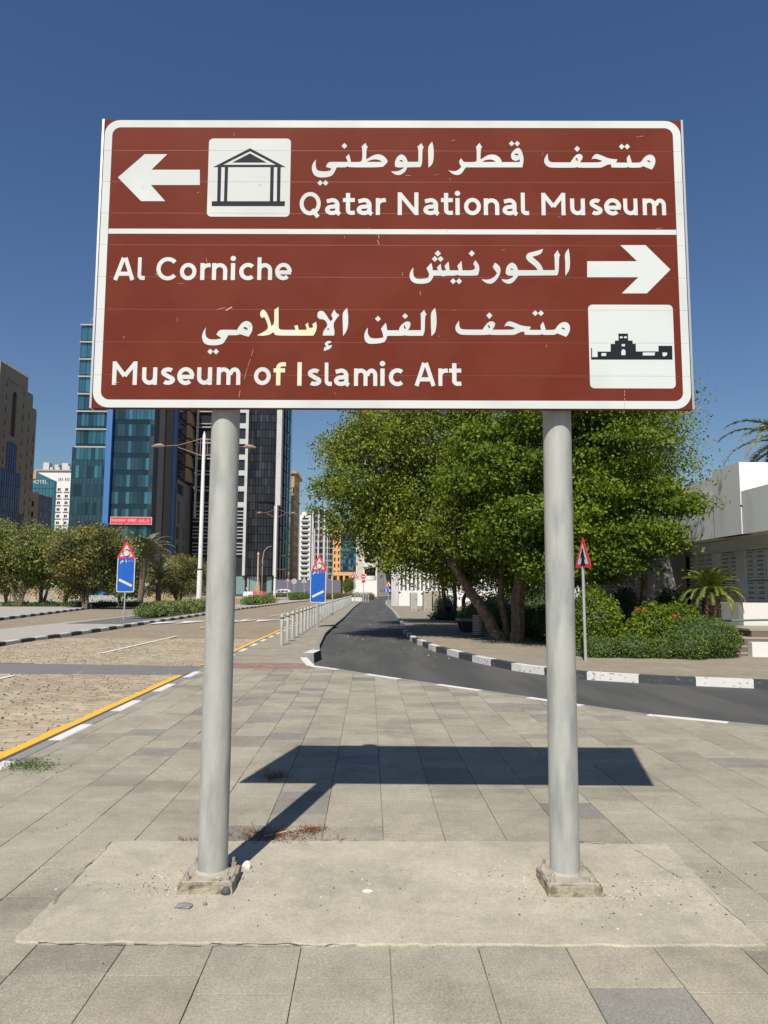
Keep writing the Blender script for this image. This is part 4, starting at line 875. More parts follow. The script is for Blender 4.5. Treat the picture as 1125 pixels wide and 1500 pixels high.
# double arm street lamps
def double_lamp(bx, Y, H, arm, label, z_arm=None, r0_=.16):
    t = thing('street_lamp', label, 'street lamp', (bx,Y,0)); za = z_arm or H-2.2
    q = MB(); q.tube([(bx,Y,-.1),(bx,Y,H*.22),(bx,Y,H*.22),(bx,Y,H-.35),(bx,Y,H)], [r0_*1.25,r0_*1.2,r0_,r0_*.72,.03], 12); obj('pole', q, m_whp, t, smooth=True)
    obj('base', MB().box(bx-.75,Y-.5,-.05,bx+.75,Y+.5,.12), m_tan, t)
    q = MB().tube([(bx,Y,H*.218),(bx,Y,H*.225)], r0_*1.32, 12); obj('collar', q, m_char, t)
    for s_ in (-1, 1):
        q = MB(); q.tube([(bx,Y,za+.75),(bx+s_*arm*.25,Y,za+.42),(bx+s_*arm*.5,Y,za+.12),(bx+s_*arm*.8,Y,za+.05)], [.035,.032,.03,.025], 6); q.tube([(bx,Y,za-.75),(bx+s_*arm*.2,Y,za-.45),(bx+s_*arm*.5,Y,za-.02)], [.035,.032,.03], 6); q.tube([(bx+s_*.28,Y,za-.7),(bx+s_*.28,Y,za+.7)], .025, 6); obj('arm', q, m_orange, t, smooth=True)
        q = MB(); q.tube([(bx+s_*arm*.76,Y,za+.05),(bx+s_*arm*.82,Y,za+.10),(bx+s_*arm*.92,Y,za+.08),(bx+s_*arm,Y,za)], [.07,.17,.15,.04], 8); obj('lamp_head', q, m_orange, t, smooth=True)
b = gp(291,893); double_lamp(b.x, b.y, zat(295,632,b.y), 4.1, 'tall white street lamp with two orange arms on the left island', zat(295,655,b.y), .17)
b = at(402,878,118); double_lamp(b.x, 118, zat(406,737,118), 3.1, 'second double armed street lamp before the charcoal tower', zat(406,752,118), .17)
b = at(459,868,190); double_lamp(b.x, 190, zat(462,775,190), 3.6, 'thin far street lamp before the pale window tower', None, .15)
b = at(473,868,210); double_lamp(b.x, 210, zat(475,770,210), 3.4, 'far street lamp left of the orange tower, nearer of a pair', None, .16)
b = at(478.5,868,240); double_lamp(b.x, 240, zat(479.5,772,240), 3.4, 'far street lamp just left of the orange tower, right one of a pair', None, .16)
# ornamental lamps by the charcoal tower
b = at(377,873,170); t = thing('lantern_post', 'beige lantern post standing on a stone pillar', 'street lamp', (b.x,170,0)); q = MB().box(b.x-.55,169.5,-.1,b.x+.55,170.5,zat(377,858,170)); obj('pillar', q, m_tan, t)
q = MB(); q.tube([(b.x,170,0),(b.x,170,zat(377,812,170))], [.22,.16], 8); obj('pole', q, m_pink, t); obj('lamp_head', MB().tube([(b.x,170,zat(377,812,170)-.1),(b.x,170,zat(377,812,170)+.5)], [.3,.1], 8), m_pink, t)
t = thing('curved_lamp', 'slim street lamp with curved top beside the lantern post', 'street lamp', (xat(383,172),172,0)); x = xat(383,172); zt = zat(385,800,172); q = MB()
q.tube([(x,172,0),(x+.1,172,zt-3),(x+.4,172,zt-1.2),(x+1.1,172,zt-.3),(x+2.1,172,zt)], [.15,.12,.1,.09,.07], 8); obj('pole', q, m_tan, t, smooth=True)
# small signs near the roundabout
def small_sign(px, pyb, pyc, Y, kind_, label, s_=.8, name='traffic_sign'):
    x = xat(px, Y, pyc); t = thing(name, label, 'road sign', (x,Y,0)); zc = zat(px,pyc,Y); q = MB(); q.tube([(x,Y+.05,-.1),(x,Y+.05,zc)], .05, 8); obj('post', q, m_post, t)
    if kind_ == 'tri': tri_sign(t, Vector((x,Y,zc-.1)), s_, s_*.9, 0, 'bars')
    elif kind_ in ('disc','noentry'):
        q = MB(); q.add([(x+s_/2*math.cos(a),Y,zc+s_/2*math.sin(a)) for a in [2*math.pi*i/20 for i in range(20)]]+[(x+s_/2*math.cos(a),Y+.02,zc+s_/2*math.sin(a)) for a in [2*math.pi*i/20 for i in range(20)]], [tuple(range(20)), tuple(reversed(range(20,40)))]+[(i,i+20,(i+1)%20+20,(i+1)%20) for i in range(20)])
        d = obj('disc', q, m_red2 if kind_=='noentry' else m_post, t)
        if kind_ == 'noentry': obj('bar', MB().box(x-s_*.36,Y-.012,zc-s_*.09,x+s_*.36,Y-.003,zc+s_*.09), m_white, d)
    elif kind_ == 'backtri':
        q = MB(); q.add([(x-s_/2,Y,zc-s_*.4),(x+s_/2,Y,zc-s_*.4),(x,Y,zc+s_*.5),(x-s_/2,Y+.02,zc-s_*.4),(x+s_/2,Y+.02,zc-s_*.4),(x,Y+.02,zc+s_*.5)], [(0,1,2),(5,4,3),(0,3,4,1),(1,4,5,2),(2,5,3,0)]); obj('plate', q, m_post, t)
    return t, x, zc
small_sign(519, 883, 842, 88, 'tri', 'red edged warning triangle standing at the far end of the bollards', 1.0)
t, x, zc = small_sign(532.5, 868, 844.5, 115, 'noentry', 'red no entry disc far down the road', .75); obj('small_plate', MB().box(x-.3,114.98,zc-.95,x+.3,115,zc-.6), m_red2, t)
t, x, zc = small_sign(569, 880, 855, 92, 'tri', 'warning triangle above a blue chevron board at the bend', .85)
q = MB().box(x-.62,91.95,zc-1.05,x+.72,91.99,zc-.62); pb = obj('chevron_board', q, m_blue, t)
for i in range(3):
    u = x-.42+i*.42; obj('chevron', MB().add([(u,91.94,zc-1.0),(u+.13,91.94,zc-1.0),(u+.27,91.94,zc-.835),(u+.13,91.94,zc-.67),(u,91.94,zc-.67),(u+.14,91.94,zc-.835)], [(0,1,2,5),(5,2,3,4)]), m_white, pb)
small_sign(421.5, 879, 849, 100, 'tri', 'small warning triangle seen almost edge on at the median bush', .55)
small_sign(431, 872, 851.5, 130, 'disc', 'round grey sign back between the median bushes', .95)
small_sign(445.5, 872, 850, 130, 'backtri', 'grey back of a triangular sign left of the blue panel', 1.1)
small_sign(362, 872, 862, 150, 'disc', 'small round sign back by the shop front glass', .5)

# ================================================================== BUILDINGS
def fY(px, X): return X*FPX/(px-541.0)
def fP(px, py, X): d = sight(px, py); return d.y*X/d.x
def face(mb, A, B, z0, z1, rects, depth=.25, mi=0):
    """wall from A to B (outward normal on the right hand) with real openings"""
    A = Vector((A[0],A[1],0)); B = Vector((B[0],B[1],0)); U = (B-A).normalized(); W = (B-A).length; N = Vector((U.y,-U.x,0)); H = z1-z0
    us = sorted({0., W} | {r_[i] for r_ in rects for i in (0,2) if 0 < r_[i] < W}); vs = sorted({0., H} | {r_[i] for r_ in rects for i in (1,3) if 0 < r_[i] < H})
    P = lambda u, v, d=0.: A+U*u+Vector((0,0,z0+v))-N*d
    idx = {}
    def vi(i, j):
        if (i,j) not in idx: idx[(i,j)] = len(mb.v); mb.v.append(tuple(P(us[i],vs[j])))
        return idx[(i,j)]
    occ = np.zeros((len(us)-1, len(vs)-1), bool)
    ua, va = np.array(us), np.array(vs); uc, vc = (ua[:-1]+ua[1:])/2, (va[:-1]+va[1:])/2
    for r_ in rects: occ |= ((uc > r_[0]) & (uc < r_[2]))[:,None] & ((vc > r_[1]) & (vc < r_[3]))[None,:]
    for j in range(len(vs)-1):
        for i in range(len(us)-1):
            if not occ[i,j]: mb.f.append((vi(i,j), vi(i+1,j), vi(i+1,j+1), vi(i,j+1))); mb.m.append(mi)
    for a, b, c, d in rects:
        mb.add([P(a,b),P(c,b),P(c,d),P(a,d),P(a,b,depth),P(c,b,depth),P(c,d,depth),P(a,d,depth)], [(0,1,5,4),(1,2,6,5),(2,3,7,6),(3,0,4,7)], mi)
    return P, U, N
WIN = {}
def window(parent, P, U, r_, depth, mats, nx=1, ny=1, name='window', fr=.06, always=False):
    w, hh = r_[2]-r_[0], r_[3]-r_[1]; key = (round(w,2), round(hh,2), nx, ny, tuple(m_.name for m_ in mats), fr)
    if key not in WIN:
        mb = MB().add([(0,0,0),(w,0,0),(w,0,hh),(0,0,hh)], [(0,1,2,3)], 0)
        for i in range(nx+1): u = w*i/nx; mb.box(max(u-fr/2,0),-.05,0,min(u+fr/2,w),-.005,hh,1)
        for j in range(ny+1): v_ = hh*j/ny; mb.box(0,-.06,max(v_-fr/2,0),w,-.006,min(v_+fr/2,hh),1)
        WIN[key] = mb.mesh(name, mats)
    p = P(r_[0], r_[1], depth-.002); return put(WIN[key], name, parent, p, (0,0,math.atan2(U.y,U.x)))
def shell(mb, x0, y0, x1, y1, z0, z1, skip=(), mi=0):
    V = [(x0,y0),(x1,y0),(x1,y1),(x0,y1)]; nm = ('s','e','n','w')
    for i in range(4):
        if nm[i] in skip: continue
        a, b = V[i], V[(i+1)%4]; mb.add([(a[0],a[1],z0),(b[0],b[1],z0),(b[0],b[1],z1),(a[0],a[1],z1)], [(0,1,2,3)], mi)
    mb.add([(p[0],p[1],z1) for p in V], [(0,1,2,3)], mi)

# --- beige hotel tower, far left
X = at(8,533,200).x; t = thing('beige_tower', 'tall beige stone tower with stepped roof and arched dark niche at the left edge', 'building', (X,206,0))
e1, e2, e3 = fP(41.5,558,X), fP(48.8,582,X), fP(54,603,X)
steps = [(200., e1, zat(8,533,200)), (e1, e2, zat(45,579,(e1+e2)/2)), (e2, e3, zat(51,602,(e2+e3)/2))]
for k_, (ya, yb, zt) in enumerate(steps):
    mb = MB(); rects = []; W = yb-ya
    cols = ([fP(10.2,570,X)-ya, fP(35,587,X)-ya] if k_ == 0 else [W*.5])
    fl = 3.62; z = 6.0+k_*1.2
    while z < zt-6:
        for c in cols:
            if k_ == 0 and c < 5 and z < zat(5,690,201): continue
            rects.append((c-.38, z, c+.38, z+1.5))
        z += fl
    if k_ == 0:
        rects += [(c, zt-4.2, c+.5, zt-3.4) for c in (1.8,3.6,5.4,7.2,9.0,10.8)]
        na = (fP(14.8,639,X)-ya, zat(18,639,206), fP(22,639,X)-ya, zat(21,573,206)); rects = [r_ for r_ in rects if not (r_[0] < na[2] and r_[2] > na[0] and r_[1] < na[3])] + [na]
    P, U, N = face(mb, (X,ya), (X,yb), 0, zt, rects, .35); shell(mb, X-18, ya, X, yb, 0, zt, ('e',)); w = obj('wall', mb, m_stone, t)
    for r_ in rects:
        if k_ == 0 and r_ == na: continue
        window(w, P, U, r_, .35, [m_dark, m_stone], 1, 1)
        if r_[3]-r_[1] > 1.2: q = MB(); a = P(r_[0]-.25, r_[3]+.25, -.14); b = P(r_[2]+.25, r_[3]+.45, .0); q.box(min(a.x,b.x),min(a.y,b.y),min(a.z,b.z),max(a.x,b.x),max(a.y,b.y),max(a.z,b.z)); obj('hood', q, m_stone, w)
    if k_ == 0:
        q = MB(); a0 = (na[0]+na[2])/2; r2 = (na[2]-na[0])/2; top = na[3]-r2*1.6
        pts = [(na[0]-.001,na[3]+.001),(na[0]-.001,top)]+[(a0-r2*math.cos(R(a)), top+r2*1.6*math.sin(R(a))) for a in range(0,91,15)]
        q.add([tuple(P(p[0],p[1],.01)) for p in pts], [tuple(range(len(pts)))]); pts2 = [(2*a0-p[0],p[1]) for p in pts]; q.add([tuple(P(p[0],p[1],.01)) for p in pts2], [tuple(reversed(range(len(pts2))))])
        obj('arch_spandrel', q, m_stone, w); obj('niche_back', MB().add([tuple(P(*c_, .34)) for c_ in ((na[0],na[1]),(na[2],na[1]),(na[2],na[3]),(na[0],na[3]))], [(0,1,2,3)]), mat('niche_brown', (.075,.045,.035), .8), w)
        g0, g1, g2, g3_ = fP(10.4,650,X)-ya, fP(24.3,650,X)-ya, fP(29.7,692,X)-ya, fP(34,750,X)-ya; h1, h2, h3 = zat(17,648,205), zat(25,692,208), zat(32,752,211)
        for (u0_, u1_, v0_, v1_) in ((g0, g1, h2, h1), (.3, g2, h3, h2), (.3, g3_, 3, h3)):
            n_ = max(1,int((u1_-u0_)/1.2)); m_ = max(1,int((v1_-v0_)/3.6))
            for i in range(n_):
                for j in range(m_):
                    r_ = (u0_+(u1_-u0_)*i/n_+.04, v0_+(v1_-v0_)*j/m_+.05, u0_+(u1_-u0_)*(i+1)/n_-.04, v0_+(v1_-v0_)*(j+1)/m_-.05); window(w, P, U, r_, -.12, [m_g3, m_dark], 1, 1, 'glass_panel')
    q = MB(); n_ = int((yb-ya)/.8)
    for i in range(n_): yy = ya+(yb-ya)*(i+.2)/n_; q.box(X-.25,yy,zt,X,yy+.42,zt+.55)
    obj('battlement', q, m_stone, w, kind='stuff')
mb = MB(); shell(mb, X-30, 197.5, X-.05, 199.95, 0, zat(6,531,199)); obj('stair_tower', mb, m_stone, t)
# --- slanted blue glass hotel
Y = 275.; x0, x1 = xat(36,Y,700), xat(80,Y,700); t = thing('glass_hotel', 'blue glass hotel block with slanted roof line and small gold emblem', 'building', (x0,Y,0)); za, zb = zat(40,684,Y), zat(80,704,Y)
mb = MB().add([(x0,Y,0),(x1,Y,0),(x1,Y,zb),(x0,Y,za),(x0,Y+2.2,0),(x1,Y+2.2,0),(x1,Y+2.2,zb),(x0,Y+2.2,za)], [(0,1,2,3),(1,5,6,2),(3,2,6,7),(4,7,6,5),(0,3,7,4)]); obj('facade', mb, m_g1, t)
mb = MB()
for j in range(14): z = 4+j*3.1; mb.box(x0,Y-.06,z,x1,Y-.01,z+.12)
for i in range(9): u = x0+(x1-x0)*(i+.5)/9; mb.box(u,Y-.05,0,u+.1,Y-.012,zb-.3)
obj('mullion', mb, m_g2, t, kind='stuff')
zc = zat(50,696,Y); xc = xat(50,Y,696); obj('emblem', MB().box(xc-.9,Y-.25,zc-1.4,xc+.9,Y-.07,zc+1.6), m_tan, t)
def text_obj(body, size, m, parent, name, loc, rot, ext=.0):
    cu_ = bpy.data.curves.new('tmp', 'FONT'); cu_.body = body; cu_.size = size; cu_.align_x = 'CENTER'; cu_.align_y = 'CENTER'; cu_.extrude = ext
    o_ = bpy.data.objects.new('tmp', cu_); me = bpy.data.meshes.new_from_object(o_); bpy.data.objects.remove(o_); bpy.data.curves.remove(cu_)
    me.materials.clear(); me.materials.append(m); return put(me, name, parent, loc, rot)
text_obj('R HOTEL', 1.9, m_white, t, 'lettering', (xat(52,Y,706)+.6, Y-.1, zat(52,706,Y)), (R(90),0,0))
# --- pink block
Y = 235.; X = xat(56,Y,740); t = thing('pink_block', 'low pink stone block with three blue windows and slate side wall', 'building', (X,Y,0)); zt = zat(52,721,Y); mb = MB()
rects = [(1.2+0*i, zt-4.6-3.35*i, 5.1, zt-2.8-3.35*i) for i in range(4)]; P, U, N = face(mb, (X-6.5,Y), (X,Y), 0, zt, rects, .3); w = obj('wall', mb, m_pink, t)
for r_ in rects: window(w, P, U, r_, .3, [m_g3, m_pink], 2, 1)
yd = fP(76,748,X); mb = MB(); shell(mb, X-6.5, Y, X, yd, 0, zt-.6, ('s',)); obj('side_wall', mb, m_slate, t)
mb = MB()
for j in range(5):
    for i in range(int((yd-Y-2)/3.2)): yy = Y+1.2+i*3.2; z = zt-4.4-3.35*j; mb.box(X,yy,z,X+.04,yy+1.8,z+1.8)
obj('side_windows', mb, m_g3, t, kind='stuff')
# --- white hotel with windows
Y = 300.; x0, x1 = xat(54,Y,700), xat(112,Y,700); t = thing('white_hotel', 'white block with two columns of square windows and cluttered roof', 'building', (x0,Y,0)); zt = zat(90,690,Y); mb = MB(); rects = []
for i in range(9):
    z = zt-7.0-i*2.72
    for px in (75.5,86.5,97.5,108): u = xat(px,Y,720)-x0; rects.append((u-.62, z-1.2, u+.62, z))
rects += [(xat(px,Y,700)-x0-.18, zt-4.2, xat(px,Y,700)-x0+.18, zt-2.8) for px in (86.5,89,91.5,96,98.5,101)]
P, U, N = face(mb, (x0,Y), (x1,Y), 0, zt, rects, .25); shell(mb, x0, Y, x1, Y+18, 0, zt, ('s',)); w = obj('wall', mb, m_wht, t)
for r_ in rects:
    window(w, P, U, r_, .25, [m_dark, m_wpl], 2 if r_[2]-r_[0] > 1 else 1, 1, fr=.12)
    if r_[2]-r_[0] > 1: a = P(r_[0]-.5, r_[1]-.45, 0); obj('sill', MB().box(a.x,a.y-.35,a.z,a.x+2.25,a.y-.002,a.z+.18), m_lcon, w)
obj('cornice', MB().box(x0-.5,Y-.6,zt,x1+.5,Y+18.5,zt+.45), m_lcon, t)
for px, wd, hh in ((62,2.4,3.6),(66,1.2,2.0),(72,1.1,1.4),(79,1.5,2.6),(83,.8,1.4),(90,2.4,3.4),(96,1.4,2.0),(103,3.2,1.8)):
    x = xat(px,Y,686); obj('roof_box', MB().box(x-wd/2,Y+1+wd,zt+.45,x+wd/2,Y+4+wd,zt+.45+hh), m_wpl, t)

# --- glass curtain wall builder
def curtain(parent, A, B, z0, z1, nfl, nx, mats_, sill=.9, slab=None, slab_m=None, depth=.18, seed=1, spandrel=m_g2, name='pane', fr=.07, pat=None):
    A3 = Vector((A[0],A[1],0)); B3 = Vector((B[0],B[1],0)); U = (B3-A3).normalized(); W = (B3-A3).length; N = Vector((U.y,-U.x,0)); H = z1-z0; fh = H/nfl
    P = lambda u, v, d=0.: A3+U*u+Vector((0,0,z0+v))-N*d
    mb = MB().add([P(0,0,depth),P(W,0,depth),P(W,H,depth),P(0,H,depth)], [(0,1,2,3)]); obj('spandrel', mb, spandrel, parent)
    rs = random.Random(seed); key = ('c', round(W/nx,3), round(fh-sill,3), tuple(m_.name for m_ in mats_), name)
    for i in range(nx):
        for j in range(nfl):
            m_ = pat(i, j, rs) if pat else rs.choice(mats_)
            k2 = (round(W/nx,3), round(fh-sill,3), m_.name, name)
            if k2 not in WIN: w_, h_ = W/nx-fr, fh-sill-fr; WIN[k2] = MB().box(0,-.05,0,w_,0,h_).mesh(name, m_)
            p = P(W*i/nx+fr/2, fh*j+sill, depth-.02); put(WIN[k2], name, parent, p, (rs.gauss(0,.004),0,math.atan2(U.y,U.x)+rs.gauss(0,.004)))
    mb = MB()
    for i in range(nx+1): u = W*i/nx; a = [P(u-.04,0,depth-.01),P(u+.04,0,depth-.01),P(u+.04,0,depth-.12),P(u-.04,0,depth-.12)]; mb.add(a+[p+Vector((0,0,H)) for p in a], [(0,4,5,1),(1,5,6,2),(2,6,7,3),(3,7,4,0)])
    obj('mullion', mb, spandrel, parent, kind='stuff')
    if slab:
        for j in range(nfl+1):
            q = MB(); z = z0+fh*j; a = [P(-.15,0,depth-.005),P(W+.15,0,depth-.005),P(W+.15,0,-slab),P(-.15,0,-slab)]
            q.add([Vector((p.x,p.y,z-.16)) for p in a]+[Vector((p.x,p.y,z+.16)) for p in a], [(0,1,2,3),(7,6,5,4),(0,4,5,1),(1,5,6,2),(2,6,7,3),(3,7,4,0)]); obj('floor_edge', q, slab_m, parent)
    return P, U, N
# --- blue glass tower with blue column and red banner
Y = 164.; FH = 3.88; x0 = xat(105.5,Y,760); xc0, xc1 = xat(153.8,Y,720), xat(160.2,Y,720); x1 = xat(222.5,Y,720)
t = thing('blue_glass_tower', 'dark teal glass tower with vertical blue column and red rental banner', 'building', (x0,Y,0))
zt = zat(112,476,Y); z5 = zat(140,603,Y)
nu = round((zt-z5)/FH); P, U, N = curtain(t, (x0,Y), (xc0,Y), z5, zt, nu, 5, [m_g1,m_g1,m_g2], .55, .35, m_lcon, seed=2)
z6 = zat(140,655,Y)
P, U, N = curtain(t, (x0,Y), (xc0,Y), z6, z5, 2, 8, [m_g1,m_g1,m_g2], .8, .3, m_lcon, seed=3)
curtain(t, (x0-.6,Y-.3), (xc0,Y-.3), 0, z6-.05, round(z6/FH), 9, [m_g1], 1.3, seed=4, pat=lambda i,j,r_: m_g1 if (j >= 6 and r_.random()<.6) or r_.random()<.07 else m_g2)
obj('column', MB().box(xc0+.02,Y-1.0,0,xc1+.3,Y+.4,zat(158,500,Y)), m_bluecol, t)
zt2 = zat(190,500,Y); nfl = round(zt2/FH)
curtain(t, (xc1+.35,Y-.1), (x1,Y-.1), 0, zt2, nfl, 11, [m_g2], 1.1, seed=5, pat=lambda i,j,r_: (m_g1 if (j >= 10 and r_.random()<.75) or (i in (4,9) and j>1) or r_.random()<.05 else m_g2))
mb = MB(); shell(mb, x0, Y+.05, x1-.05, Y+20, 0, zt2-.1, ('s',)); obj('body', mb, m_g4, t)
mb = MB(); shell(mb, x0, Y+.2, xc0, Y+20, zt2-.1, zt-.1, ('s',)); obj('upper_body', mb, m_g4, t)
q = MB(); za = zt
for k_ in range(5): xx = x0+1+k_*1.6; q.tube([(xx,Y+1,za),(xx+1.2,Y+1,za+1.9)], .12, 4)
q.tube([(x0+1.8,Y+1,za+1.9),(x0+8,Y+1,za+1.9)], .16, 4); q.tube([(x0+1.8,Y+4,za+1.9),(x0+8,Y+4,za+1.9)], .16, 4); obj('roof_frame', q, m_post, t, kind='stuff')
bz0, bz1 = zat(190,768,Y-1), zat(190,757,Y-1); bx0, bx1 = xat(161,Y-1,762), xat(222,Y-1,762)
bn = obj('banner', MB().box(bx0,Y-.75,bz0,bx1,Y-.7,bz1), m_red2, t)
for q_ in ((bx0,bz0,bx1,bz0+.09),(bx0,bz1-.09,bx1,bz1),(bx0,bz0+.09,bx0+.09,bz1-.09),(bx1-.09,bz0+.09,bx1,bz1-.09)): obj('banner_edge', MB().box(q_[0],Y-.77,q_[1],q_[2],Y-.753,q_[3]), m_white, bn)
text_obj('OFFICES FOR RENT', .74, m_white, bn, 'lettering', (bx0+1.78,Y-.765,(bz0+bz1)/2), (R(90),0,0)).scale = (.5,1,1); text_obj('55199673', .95, m_white, bn, 'lettering', (bx0+4.75,Y-.765,(bz0+bz1)/2), (R(90),0,0)).scale = (.52,1,1)
q = MB(); xx = bx0+6.2; zz = (bz0+bz1)/2-.18
while xx < bx1-.35: w_ = random.uniform(.15,.4); q.box(xx-w_/2,Y-.765,zz,xx+w_/2,Y-.752,zz+.12); (random.random()<.5) and q.box(xx-.04,Y-.765,zz,xx+.04,Y-.752,zz+.5); q.box(xx-.05,Y-.765,zz-.24,xx+.05,Y-.752,zz-.14); xx += w_+.08
obj('lettering', q, m_white, bn, kind='stuff')
# avenue side of that tower
X = x1; ya, yb = Y, fY(262,X); mb = MB(); zs = 52
for i, (a, b, m_i, pr) in enumerate(((225,233,0,.0),(233,241,1,.25),(241,243,2,.05),(243,253,3,.3),(253,258,4,.5),(258,262,5,.1))):
    A_, B_ = (fP(a,610,X) if i else Y), fP(b,610,X); obj('side_panel', MB().box(X-1,A_+.02,0,X+pr,B_-.02,zs+.2*i), [m_char,m_gcl,m_dark,m_gcl,m_bluecol,m_char][m_i] if m_i != 3 else mat('brown_grey', (.10,.092,.08), .7, .1, .3), t)
# --- beige bay tower behind
X = x1-.3; ya, yb = fP(262.5,610,X), fP(289,650,X); t = thing('bay_tower', 'narrow tower with beige bay panels above a grey concrete base', 'building', (X,ya,0)); mb = MB(); zb_ = zat(270,705,190); y1_ = fP(276,610,X)
rects = []
for z in (zat(270,790,190), zat(270,815,190), zat(270,840,190)): rects += [(1.2,z,4.2,z+3.0),(8,z,9.6,z+3),(11,z,12.6,z+3)]
rects += [(1.8,zat(270,768,190),3.9,zat(270,735,190)),(10,zat(270,768,195),11.8,zat(270,735,195)),(.6,zb_-3.6,7.2,zb_-.9)]
P, U, N = face(mb, (X,ya), (X,yb), 0, zb_, rects, .5); shell(mb, X-12, ya, X, yb, 0, zb_, ('e',)); w = obj('base_wall', mb, m_gcl, t)
for r_ in rects: window(w, P, U, r_, .5, [m_g1 if r_[3]-r_[1] > 3.5 else m_dark, m_gcl], 2, 1)
mb = MB(); shell(mb, X-12, ya, X-.6, yb, zb_, 56); obj('upper_body', mb, m_g4, t)
for j in range(8):
    z = zb_+1+j*3.9; obj('glass_panel', MB().box(X-.55,ya+.3,z,X-.3,y1_,z+2.2), m_g3, t); obj('glass_panel', MB().box(X-.55,ya+.3,z+2.5,X-.35,y1_,z+3.6), m_g4, t)
    q = MB().add([(X-.6,y1_+.2,z),(X+.7,y1_+.6,z),(X+.7,yb-.3,z),(X-.6,yb-.3,z),(X-.6,y1_+.2,z+3.3),(X+.2,y1_+.6,z+3.3),(X+.2,yb-.3,z+3.3),(X-.6,yb-.3,z+3.3)], [(0,3,2,1),(4,5,6,7),(0,1,5,4),(1,2,6,5),(2,3,7,6)]); obj('bay_panel', q, m_tan, t)
# --- charcoal tower
Y = 200.; x0, x1 = xat(281,Y,800), xat(403,Y,800); t = thing('charcoal_tower', 'large charcoal glass tower with white framed corner windows and white fin', 'building', (x0,Y,0)); zt = 62.
xm = xat(356,Y,800); xm2 = xat(360,Y,800); fh = 23.6*Y/FPX
mb = MB(); shell(mb, x0+.1, Y+.6, x1, Y+26, 0, zt); obj('body', mb, m_g4, t)
zl = zat(300,742,Y); j = 0
xa = xat(288,Y,700)
for j in range(8):
    z = zl+j*fh
    for (u0_, u1_) in ((xa, xat(309,Y,700)), (xat(313,Y,700), xat(341,Y,700)), (xat(345,Y,700), xm)):
        q = MB(); q.box(u0_+.1,Y+.2,z+1.1,u1_-.05,Y+.3,z+fh-.2); obj('window', q, m_g4, t)
    q = MB(); q.box(xa-.6,Y-.5,z-.15,xat(340,Y,700),Y+.58,z+.2); q.box(xa-.6,Y-.5,z+.85,xat(340,Y,700),Y+.58,z+1.1); obj('white_ledge', q, m_lcon, t)
    obj('white_panel', MB().box(xat(345,Y,700),Y-.2,z-.15,xm,Y+.58,z+1.25), m_wpl, t)
q = MB(); q.box(xat(287.5,Y,700)-.2,Y-.5-.35,zl-3,xat(289.5,Y,700),Y-.51,zt); obj('fin', q, m_wpl, t)
obj('fin', MB().box(xm,Y-.55,zat(358,843,Y),xm2,Y+.58,zt), m_wpl, t)
zz = zat(300,812,Y)
nl = 0
while zz < zl-.8:
    q = MB(); q.box(xat(282,Y,780),Y-.1,zz,xm-.05,Y+.55,zz+.30); obj('louvre', q, m_post, t); zz += .95+(.55 if nl%4 == 3 else 0); nl += 1
# curved dark part
zsh = zat(380,843,Y); n_ = 10; sh_pts = [(xm2+(x1-xm2)*i/n_, Y-1.6*math.sin(math.pi*(.12+.75*i/n_))+.5) for i in range(n_+1)]
fl = 0; z = zsh
PN = {}
rsx = random.Random(8)
while z < zt-1:
    for i in range(n_):
        a, b = sh_pts[i], sh_pts[i+1]; key = (i,)
        in_box = 378 < 360+(i+.5)*4.5 < 404 and zat(390,812,Y) < z < zat(390,746,Y)
        if key not in PN:
            d = Vector((b[0]-a[0], b[1]-a[1])); L_ = d.length; PN[key] = (MB().box(.05,0,.06,L_-.05,.25,2.12).mesh('cladding_panel', m_g4), MB().box(.05,0,.06,L_-.05,.25,2.12).mesh('cladding_panel', m_char), math.atan2(d.y,d.x))
        mg, mc, an = PN[key]; put(mc if (rsx.random() < .35) and not in_box else mg, 'cladding_panel', t, (a[0], a[1]+(.45 if in_box else 0), z), (0,0,an))
    z += 2.2
obj('fin', MB().box(xat(404.2,Y,700),Y-2.2,zat(404,843,Y),xat(408.5,Y,700),Y+.3,zat(410,742,Y)), m_wpl, t); obj('fin', MB().box(xat(405.5,Y,700),Y-2.4,zat(410,742,Y)+.1,xat(412.8,Y,700),Y+.3,zt), m_wpl, t)
for a, b, m_ in ((345,358,m_g1),(361.5,364,m_lcon),(365,380,m_g1),(390,397.5,m_g1)):
    a_, b_ = xat(a,Y,860), xat(b,Y,860); n2 = max(1, int((b_-a_)/1.5))
    for i in range(n2): u = a_+(b_-a_)*i/n2; obj('shop_glass', MB().box(u+.03,Y+.45,.1,u+(b_-a_)/n2-.03,Y+.55,zsh-.3), mat('shop_glass_pale', (.20,.30,.30), .25, .15, .5, metal=.3) if m_ is m_g1 else m_, t)
X = x1+.2; y0_, y1_ = Y+1, fY(424,X+1.4); n3 = 5
for i in range(n3):
    for j in range(15):
        yy = y0_+(y1_-y0_)*i/n3; z = 3.4+j*fh*.92; 
        if z < zt-4: obj('side_glass', MB().box(X-.3,yy+.1,z,X+.1+i*.35,yy+(y1_-y0_)/n3-.1,z+3.6), m_g1 if i > 2 else m_char, t)
q = MB(); q.box(X-3,y0_,0,X-.32,y1_,zt-1); obj('side_body', q, m_char, t)
